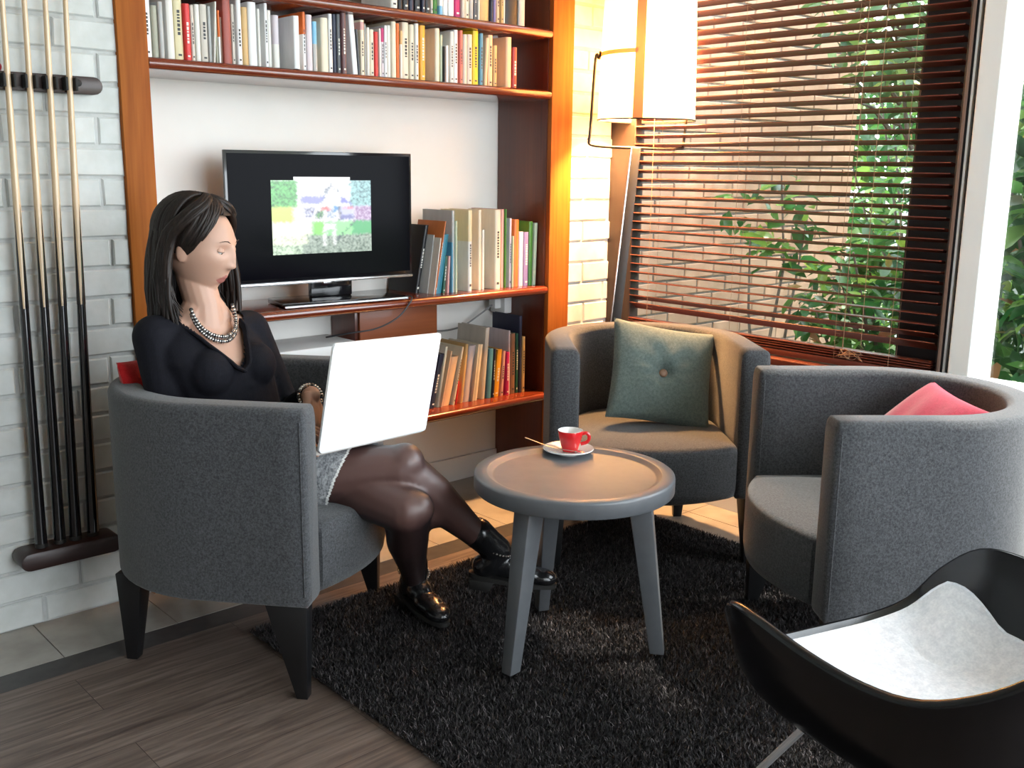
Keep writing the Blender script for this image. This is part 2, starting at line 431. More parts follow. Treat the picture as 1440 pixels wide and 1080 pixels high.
# floor: wood planks, tile border, dark strip between them
def rect(mb, x0, x1, y0, y1, z, mi=0):
    return mb.add([(x0, y0, z), (x1, y0, z), (x1, y1, z), (x0, y1, z)], [(0, 1, 2, 3)], mi)
SX = 2.72
mb = MB(); mb.box(-1.7, SX - 0.09, -2.5, 2.52, -0.1, 0.0)
struct('floor', mb, M['planks'])
mb = MB(); mb.box(-1.7, SX, 2.52, 2.61, -0.1, 0.0005); mb.box(SX - 0.09, SX, -2.5, 2.52, -0.1, 0.0005)
struct('trim_1', mb, M['strip'])
mb = MB()
def tiles(mb, x0, x1, y0, y1, ox, oy, s=0.315, g=0.003):
    i = math.floor((x0 - ox) / s)
    while ox + i * s < x1:
        j = math.floor((y0 - oy) / s)
        while oy + j * s < y1:
            a, b = max(x0, ox + i * s + g / 2), min(x1, ox + (i + 1) * s - g / 2)
            c, d = max(y0, oy + j * s + g / 2), min(y1, oy + (j + 1) * s - g / 2)
            if b - a > 0.004 and d - c > 0.004: mb.box(a, b, c, d, -0.05, 0.001)
            j += 1
        i += 1
tiles(mb, -1.7, SX, 2.61, 3.16, 0.79, 2.61)
tiles(mb, SX, XW, -2.5, 3.16, 0.79, 1.95)
struct('floor_tiles', mb, M['tile'])
mb = MB(); mb.box(-1.7, SX, 2.61, 3.16, -0.1, -0.0015); mb.box(SX, XW, -2.5, 3.16, -0.1, -0.0015)
struct('floor_grout', mb, M['grout'])
mb = MB(); mb.box(-1.8, 3.36, -2.5, 3.4, 2.62, 2.75)
struct('ceiling', mb, M['ceiling'])
mb = MB(); mb.box(-1.85, -1.7, -2.5, 3.3, 0, 2.62)
struct('wall_left', mb, M['dark_wall'])
mb = MB(); mb.box(-1.7, 0.35, -2.5, -2.4, 0, 2.62); mb.box(0.35, 3.4, -2.5, -2.4, 0, 0.2); mb.box(3.3, 3.4, -2.5, -2.4, 0.2, 2.62)
struct('wall_rear', mb, M['dark_wall'])

def brick_wall(name, x0, x1, y, z0, z1, m, mm, L=0.25, Hh=0.083, g=0.009, depth=0.007, rnd=0.002, seed=3, ragged=False, body=0.25, off0=0.0):
    rr = random.Random(seed)
    mb = MB()
    mb.box(x0, x1, y + depth, y + body, z0, z1, 1)
    r = 0; z = z0
    while z < z1 - 0.01:
        off = off0 + (0.5 if r % 2 else 0) * L + rr.uniform(-.02, .02)
        x = x0 - L + (off % L)
        while x < x1:
            a, b = max(x + g / 2, x0), min(x + L - g / 2, x1)
            if ragged and b >= x1 - 1e-6: b = x1 + rr.uniform(-0.003, 0.006)
            zt = min(z + Hh - g / 2, z1)
            if b - a > 0.02:
                dy = rr.uniform(-rnd, rnd)
                q = [rr.uniform(-.0016, .0016) for _ in range(8)]
                c = 0.004
                f = [(a + q[0], y + dy + q[4] * .5, z + g / 2 + q[1]), (b + q[2], y + dy, z + g / 2 + q[3]), (b + q[4], y + dy + q[1] * .5, zt + q[5]), (a + q[6], y + dy, zt + q[7])]
                cx, cz = (a + b) / 2, (z + zt) / 2
                inner = [(p[0] + (c if p[0] < cx else -c), p[1] - 0.0, p[2] + (c if p[2] < cz else -c)) for p in f]
                outer = [(p[0], p[1] + 0.004, p[2]) for p in f]
                back = [(p[0], y + depth + 0.004, p[2]) for p in f]
                vs = inner + outer + back
                fs = [(0, 1, 2, 3)]
                for k in range(4):
                    k2 = (k + 1) % 4
                    fs.append((4 + k, 4 + k2, k2, k)); fs.append((8 + k, 8 + k2, 4 + k2, 4 + k))
                mb.add(vs, fs, 0)
            x += L
        z += Hh; r += 1
    return mb.build(name, [m, mm], None, True, angle=25)
tag(brick_wall('wall_back', -1.7, 1.135, YB, 0, 2.62, M['brick_white'], M['mortar_white'], seed=5, off0=0.02), kind='structure')
tag(brick_wall('wall_corner', 2.905, 3.15, YB, 0, 2.62, M['brick_white'], M['mortar_white'], seed=8, ragged=True, body=0.25, off0=0.1), kind='structure')
mb = MB(); mb.box(1.135, 2.905, YK, YK + 0.1, 0, 2.62)
struct('wall_alcove', mb, M['plaster'])
mb = MB(); mb.box(LX, RX, YK - 0.014, YK, 0, 0.10)
struct('baseboard_back', mb, M['white_paint'], bevel=0.002)

# window wall: low panel, sill, frames, posts, glass
mb = MB(); mb.box(XW, XW + 0.2, -2.5, 3.1, 0, 0.60)
struct('wall_right', mb, M['plaster'])
mb = MB(); mb.box(XW - 0.014, XW, -2.5, YB, 0, 0.10)
struct('baseboard_right', mb, M['white_paint'], bevel=0.002)
mb = MB(); mb.box(XW - 0.03, XW + 0.2, 1.30, YB - 0.002, 0.60, 0.625)
struct('trim_2', mb, M['wood_blind'], bevel=0.004)
mb = MB(); mb.box(XW + 0.01, XW + 0.06, 2.735, 3.1, 0.625, 2.62); mb.box(XW + 0.06, XW + 0.2, 2.85, 3.1, 0.625, 2.62)
struct('trim_3', mb, M['wood_frame'], bevel=0.003)
mb = MB(); mb.box(XW + 0.10, XW + 0.165, 1.405, 1.618, 0.625, 2.62)
struct('trim_4', mb, M['frame_black'], bevel=0.003)
mb = MB(); mb.box(XW + 0.005, XW + 0.099, 1.405, 1.432, 0.625, 2.62)
struct('trim_5', mb, M['frame_black'], bevel=0.002)
mb = MB(); mb.box(XW - 0.003, XW + 0.005, 1.414, 1.424, 0.625, 2.62)
struct('trim_6', mb, M['brown_trim'], bevel=0.002)
mb = MB(); mb.box(XW - 0.002, XW + 0.16, 1.397, 1.404, 0.60, 2.62)
struct('trim_7', mb, M['alu'])
mb = MB(); mb.box(XW + 0.012, XW + 0.16, 1.386, 1.396, 0.60, 2.62)
struct('trim_8', mb, M['seal_black'])
mb = MB(); mb.box(XW - 0.01, XW + 0.16, 1.318, 1.385, 0.60, 2.62)
struct('trim_9', mb, M['post_white'], bevel=0.004)
mb = MB(); mb.box(XW + 0.0, XW + 0.16, -2.4, 1.318, 0.60, 0.64); mb.box(XW, XW + 0.16, -2.4, 1.318, 2.56, 2.62)
struct('trim_10', mb, M['post_white'], bevel=0.003)
mb = MB(); mb.box(XW + 0.17, XW + 0.176, 1.58, 2.848, 0.625, 2.62)
struct('window_1', mb, M['glass'])
mb = MB(); mb.box(XW + 0.08, XW + 0.086, -2.4, 1.318, 0.64, 2.56)
struct('window_2', mb, M['glass'])

# ------------------------------------------------------------------ outdoors
mb = MB(); mb.box(3.34, 30, -14, 20, -0.2, -0.02)
struct('ground_outside', mb, M['soil'])
tag(brick_wall('wall_outside', 3.36, 5.85, 3.30, -0.02, 3.2, M['brick_out'], M['mortar_out'], L=0.25, Hh=0.083, g=0.010, depth=0.006, seed=11), kind='structure')

def leaf_cloud(name, m, n, sampler, size, parent, seed, droop=0.3):
    rr = random.Random(seed)
    V = []; F = []
    for i in range(n):
        p = sampler(rr)
        s = size * rr.uniform(0.6, 1.25)
        d = Vector((rr.gauss(0, 1), rr.gauss(0, 1), rr.gauss(0, .6) - droop)).normalized()
        u = Vector((rr.gauss(0, .5), rr.gauss(0, .5), 1.0))
        w = d.cross(u)
        if w.length < 1e-4: continue
        w.normalize(); nrm = w.cross(d)
        hw = s * 0.24
        o = len(V)
        V += [p, p + d * s * .3 + w * hw * .85 + nrm * s * .05, p + d * s * .32 - nrm * s * .01, p + d * s * .3 - w * hw * .85 + nrm * s * .05,
              p + d * s * .66 + w * hw * .8 + nrm * s * .02, p + d * s * .68 - nrm * s * .05, p + d * s * .66 - w * hw * .8 + nrm * s * .02, p + d * s - nrm * s * .14]
        F += [(o, o + 1, o + 2), (o, o + 2, o + 3), (o + 1, o + 4, o + 5, o + 2), (o + 2, o + 5, o + 6, o + 3), (o + 4, o + 7, o + 5), (o + 5, o + 7, o + 6)]
    me = bpy.data.meshes.new(name); me.from_pydata([tuple(v) for v in V], [], F); me.materials.append(m)
    return finish(me, name, parent, True, 80)
def ell(c, r):
    def f(rr):
        while True:
            q = Vector((rr.uniform(-1, 1), rr.uniform(-1, 1), rr.uniform(-1, 1)))
            if q.length <= 1 and (q.length > 0.35 or rr.random() < .4):
                return Vector((c[0] + q.x * r[0], c[1] + q.y * r[1], c[2] + q.z * r[2]))
    return f
def stems(mb, base, tops, r0, r1, seed):
    rr = random.Random(seed)
    for t in tops:
        b = Vector(base) + Vector((rr.uniform(-.06, .06), rr.uniform(-.06, .06), 0)); t = Vector(t)
        mid = [b.lerp(t, k) + Vector((rr.uniform(-.05, .05), rr.uniform(-.05, .05), 0)) for k in (.33, .66)]
        mb.tube([b, mid[0], mid[1], t], [r0, lerp(r0, r1, .4), lerp(r0, r1, .7), r1], 7)
def shrub(name, label, cat, base, c, r, n, size, m, seed, ntop=5, group=None, tr=0.016):
    t = thing(name, label, cat, base, 0, group)
    cl = [c[i] - base[i] for i in range(3)]
    leaf_cloud('foliage', m, n, ell(cl, r), size, t, seed)
    rr = random.Random(seed + 1)
    mb = MB(); stems(mb, (0, 0, 0), [(cl[0] + rr.uniform(-.8, .8) * r[0], cl[1] + rr.uniform(-.8, .8) * r[1], cl[2] + rr.uniform(.1, .8) * r[2]) for _ in range(ntop)], tr, 0.005, seed)
    mb.build('stem', M['bark'], t)
    return t
shrub('garden_shrub', 'large glossy-leaved green shrub just outside the clear pane right of the white post', 'shrub', (4.15, 1.30, -0.02), (4.2, 1.25, 1.0), (0.55, 0.50, 1.05), 2300, 0.125, M['leaf'], 21, 9)
shrub('garden_shrub', 'pale yellow-green shrub high behind the glossy shrub at the clear pane', 'shrub', (5.2, 1.6, -0.02), (5.2, 1.65, 1.35), (0.6, 0.6, 1.0), 1500, 0.13, M['leaf_pale'], 22, 6)
shrub('garden_shrub', 'low leafy green shrub seen through the lower right of the blinds', 'shrub', (4.5, 2.30, -0.02), (4.45, 2.32, 0.55), (0.42, 0.40, 0.50), 700, 0.12, M['leaf'], 23, 7)
t = thing('sapling', 'slender bare-stemmed sapling with big dark leaves in front of the outdoor brick wall', 'sapling', (4.2, 2.75, -0.02))
leaf_cloud('foliage', M['leaf'], 70, ell((0.05, 0.05, 1.08), (0.30, 0.20, 0.24)), 0.13, t, 31)
mb = MB(); stems(mb, (0, 0, 0), [(-.2, 0, 1.0), (.1, .05, 1.3), (.28, 0, 1.1)], .012, .004, 5); mb.build('stem', M['bark'], t)
t = thing('garden_tree', 'tree with a leaning bare trunk at the end of the outdoor brick wall', 'tree', (5.95, 2.68, -0.02))
mb = MB(); mb.tube(bez([(0, 0, 0), (-.1, 0, .9), (-.35, 0, 1.5), (-.85, 0, 2.1), (-1.0, .0, 2.5)]), 0.045, 8)
rr = random.Random(77)
for k in range(16):
    a = Vector((-.3 - .6 * rr.random(), 0, 1.4 + .8 * rr.random()))
    b = a + Vector((rr.uniform(-.6, .6), rr.uniform(-.3, .15), rr.uniform(.1, .6)))
    mb.tube([a, a.lerp(b, .5) + Vector((rr.uniform(-.06, .06), 0, .05)), b], [.014, .009, .004], 6)
mb.build('trunk', M['bark'], t)
leaf_cloud('foliage', M['leaf_pale'], 900, ell((-0.5, -0.05, 2.15), (1.2, 0.35, 0.55)), 0.12, t, 33)
shrub('garden_shrub', 'dense green shrub behind the leaning tree beyond the outdoor wall end', 'shrub', (6.9, 3.2, -0.02), (6.9, 3.1, 1.1), (0.8, 0.7, 1.2), 1600, 0.15, M['leaf'], 24, 6)
shrub('hedge', 'tall dark hedge closing the back of the garden', 'hedge', (8.6, 3.0, -0.02), (8.6, 3.2, 1.4), (0.7, 3.6, 1.5), 5200, 0.20, M['leaf_pale'], 25, 9)
t = thing('garden_fence', 'pale vertical-board fence behind the garden shrubs', 'fence', (7.7, 2.6, -0.02))
mb = MB()
for k in range(16): mb.box(-.012, .012, -1.3 + k * .165, -1.3 + k * .165 + .15, 0, 1.35)
mb.box(.012, .04, -1.3, 1.34, .3, .38); mb.box(.012, .04, -1.3, 1.34, 1.0, 1.08)
mb.build('boards', M['fence'], t, False)

# ================================================================== BOOKCASE
bc = thing('bookcase', 'built-in varnished reddish wood bookcase between the brick walls', 'bookcase', (LX, YB, 0))
def bpart(mb, name, m, bevel=0.003, smooth=True): return mb.build(name, m, bc, smooth, bevel, loc=(-LX, -YB, 0))
mb = MB(); mb.box(1.1352, LX, YB - 0.012, YK - 0.002, 0.001, 2.61); bpart(mb, 'upright', M['wood_pillar'])
mb = MB(); mb.box(RX + 0.001, 2.9045, YB - 0.012, YB + 0.012, 0.001, 2.61); o = bpart(mb, 'upright', M['wood_pillar'])
mb = MB(); mb.box(RX, 2.9045, YB + 0.0125, YK - 0.002, 0.001, 2.61); bpart(mb, 'side_panel', M['wood_panel'])
SH = {'high': (1.764, 1.797), 'long': (1.543, 1.576), 'tv': (0.797, 0.830), 'low': (0.368, 0.400), 'top': (2.05, 2.083)}
def shelf(z0, z1, yf):
    mb = MB()
    n = 8; r = (z1 - z0) / 2
    prof = [(YK - 0.003, z0), (yf + r, z0)] + [(yf + r - r * sin(pi * k / n), (z0 + z1) / 2 - r * cos(pi * k / n)) for k in range(1, n)] + [(yf + r, z1), (YK - 0.003, z1)]
    mb.loft([[(LX + 0.001, y, z) for y, z in prof], [(RX - 0.001, y, z) for y, z in prof]])
    return bpart(mb, 'shelf', M['wood_shelf'], 0)
for k, (a, b) in SH.items(): shelf(a, b, YB - 0.012 if k != 'low' else YB - 0.025)
# veneered box under the TV shelf, white box on the low shelf
t = thing('cabinet_box', 'orange wooden box with dark side hanging under the TV shelf', 'cabinet', (1.98, 3.0, 0.655))
mb = MB(); mb.box(0, 0.36, 0.0, 0.155, 0.001, 0.1412); mb.build('carcass', M['wood_panel'], t, True, 0.002)
mb = MB(); mb.box(0.012, 0.36, -0.014, -0.0005, 0.002, 0.1405); mb.build('front_panel', M['wood_box'], t, True, 0.002)
t = thing('storage_box', 'white box on the low shelf behind the seated woman', 'box', (1.50, 2.92, 0.401))
mb = MB(); mb.box(0, 0.45, 0, 0.22, 0, 0.25); mb.build('body', M['box_white'], t, True, 0.004)
mb = MB(); mb.box(-0.004, 0.454, -0.004, 0.224, 0.2505, 0.283); mb.build('lid', M['box_white'], t, True, 0.004)

# ------------------------------------------------------------------ books
COL = dict(white=(0.78, 0.79, 0.79), offwhite=(0.72, 0.71, 0.66), cream=(0.74, 0.67, 0.52), beige=(0.58, 0.53, 0.46), olive=(0.36, 0.36, 0.28), grey=(0.42, 0.43, 0.42), darkgrey=(0.10, 0.105, 0.115),
           yellowcream=(0.70, 0.62, 0.38), red=(0.66, 0.035, 0.035), brown=(0.22, 0.12, 0.08), redbrown=(0.34, 0.075, 0.055), tan=(0.58, 0.38, 0.16), lilac=(0.62, 0.56, 0.60), orange=(0.72, 0.16, 0.03),
           navy=(0.022, 0.026, 0.055), plum=(0.14, 0.07, 0.075), pinkred=(0.70, 0.17, 0.13), mustard=(0.78, 0.38, 0.03), yellow=(0.75, 0.56, 0.02), blue=(0.09, 0.28, 0.42), peach=(0.72, 0.48, 0.30), black=(0.012, 0.012, 0.014),
           darkred=(0.25, 0.015, 0.022), green=(0.05, 0.20, 0.03), teal=(0.02, 0.17, 0.26), palegreen=(0.44, 0.52, 0.38), lavender=(0.48, 0.46, 0.62), purple=(0.22, 0.18, 0.40), magenta=(0.50, 0.02, 0.14), pink=(0.62, 0.34, 0.32),
           skyblue=(0.20, 0.48, 0.70), darkgreen=(0.015, 0.09, 0.06), mauve=(0.32, 0.10, 0.20), rust=(0.50, 0.15, 0.04))
BM = {}
def bmat(c):
    if c not in BM:
        col = COL[c]
        BM[c] = noisy('book_' + c, [(0.3, tuple(x * .88 for x in col)), (0.7, tuple(min(1, x * 1.06) for x in col))], (30, 30, 8), 0.42, spec=0.4)
    return BM[c]
M['paper'] = noisy('book_pages', [(0.3, (0.52, 0.47, 0.38)), (0.7, (0.66, 0.61, 0.52))], (400, 3, 3), 0.9)
M['ink'] = mat('printed_ink', (0.05, 0.05, 0.055), 0.6)
M['ink_pale'] = mat('pale_print', (0.70, 0.68, 0.62), 0.6)
def book(x0, x1, zb, h, depth, yf, col, lean, label, group, mark=0, top=None, rr=random):
    # base at (x0, yf, zb); spine faces -Y; lean = shear of the top along x
    w = max(x1 - x0, 0.004)
    ct = min(0.002, w * .16)
    mb = MB()
    rnd = min(w * .3, 0.006)
    # cover: two boards and a rounded spine
    n = 6
    outer = [(0, depth)] + [(0, rnd)] + [(w / 2 - w / 2 * cos(pi * k / n), rnd - rnd * sin(pi * k / n)) for k in range(1, n)] + [(w, rnd), (w, depth)]
    inner = [(w - ct, depth), (w - ct, rnd + ct), (ct, rnd + ct), (ct, depth)]
    ring = outer + inner
    mb.loft([[(x, y, 0) for x, y in ring], [(x, y, h) for x, y in ring]], 0)
    # printed marks on the spine
    if mark:
        mi = 1
        zz = h * rr.uniform(.28, .4); hh = h * rr.uniform(.25, .42)
        cw = w * .16
        k = 0; z = zz
        while z < zz + hh:
            l = rr.uniform(.004, .010)
            mb.add([(w / 2 - cw, -0.0004, z), (w / 2 + cw, -0.0004, z), (w / 2 + cw, -0.0004, z + l), (w / 2 - cw, -0.0004, z + l)], [(0, 1, 2, 3)], mi)
            z += l + .003
        mb.add([(w * .3, -0.0004, h * .06), (w * .7, -0.0004, h * .06), (w * .7, -0.0004, h * .09), (w * .3, -0.0004, h * .09)], [(0, 1, 2, 3)], mi)
    if top:
        z0, z1, c2 = top
        mb.loft([[(x * 1.012 - w * .006, y - .0003, h * z0) for x, y in ring], [(x * 1.012 - w * .006, y - .0003, h * z1 + .0002) for x, y in ring]], 2)
    mats = [bmat(col), M['ink_pale'] if col in ('red', 'navy', 'black', 'darkgrey', 'darkred', 'plum', 'magenta', 'darkgreen', 'mustard', 'rust', 'purple') else M['ink'], bmat(top[2]) if top else M['ink']]
    mb.v = [(x + lean * (z / h if h else 0), y, z) for x, y, z in mb.v]
    o = mb.build('book', mats, None, True, 0, angle=35, loc=(x0, yf, zb + 0.0006))
    tag(o, label, 'book', group)
    pg = MB(); q = .003
    vs = [(ct, rnd + ct, q), (w - ct, rnd + ct, q), (w - ct, depth - q, q), (ct, depth - q, q)]
    vs = vs + [(x, y, h - q) for x, y, z in vs]
    vs = [(x + lean * (z / h), y, z) for x, y, z in vs]
    pg.add(vs, [(0, 3, 2, 1), (4, 5, 6, 7), (0, 1, 5, 4), (1, 2, 6, 5), (2, 3, 7, 6), (3, 0, 4, 7)])
    pg.build('pages', M['paper'], o, False)
    return o
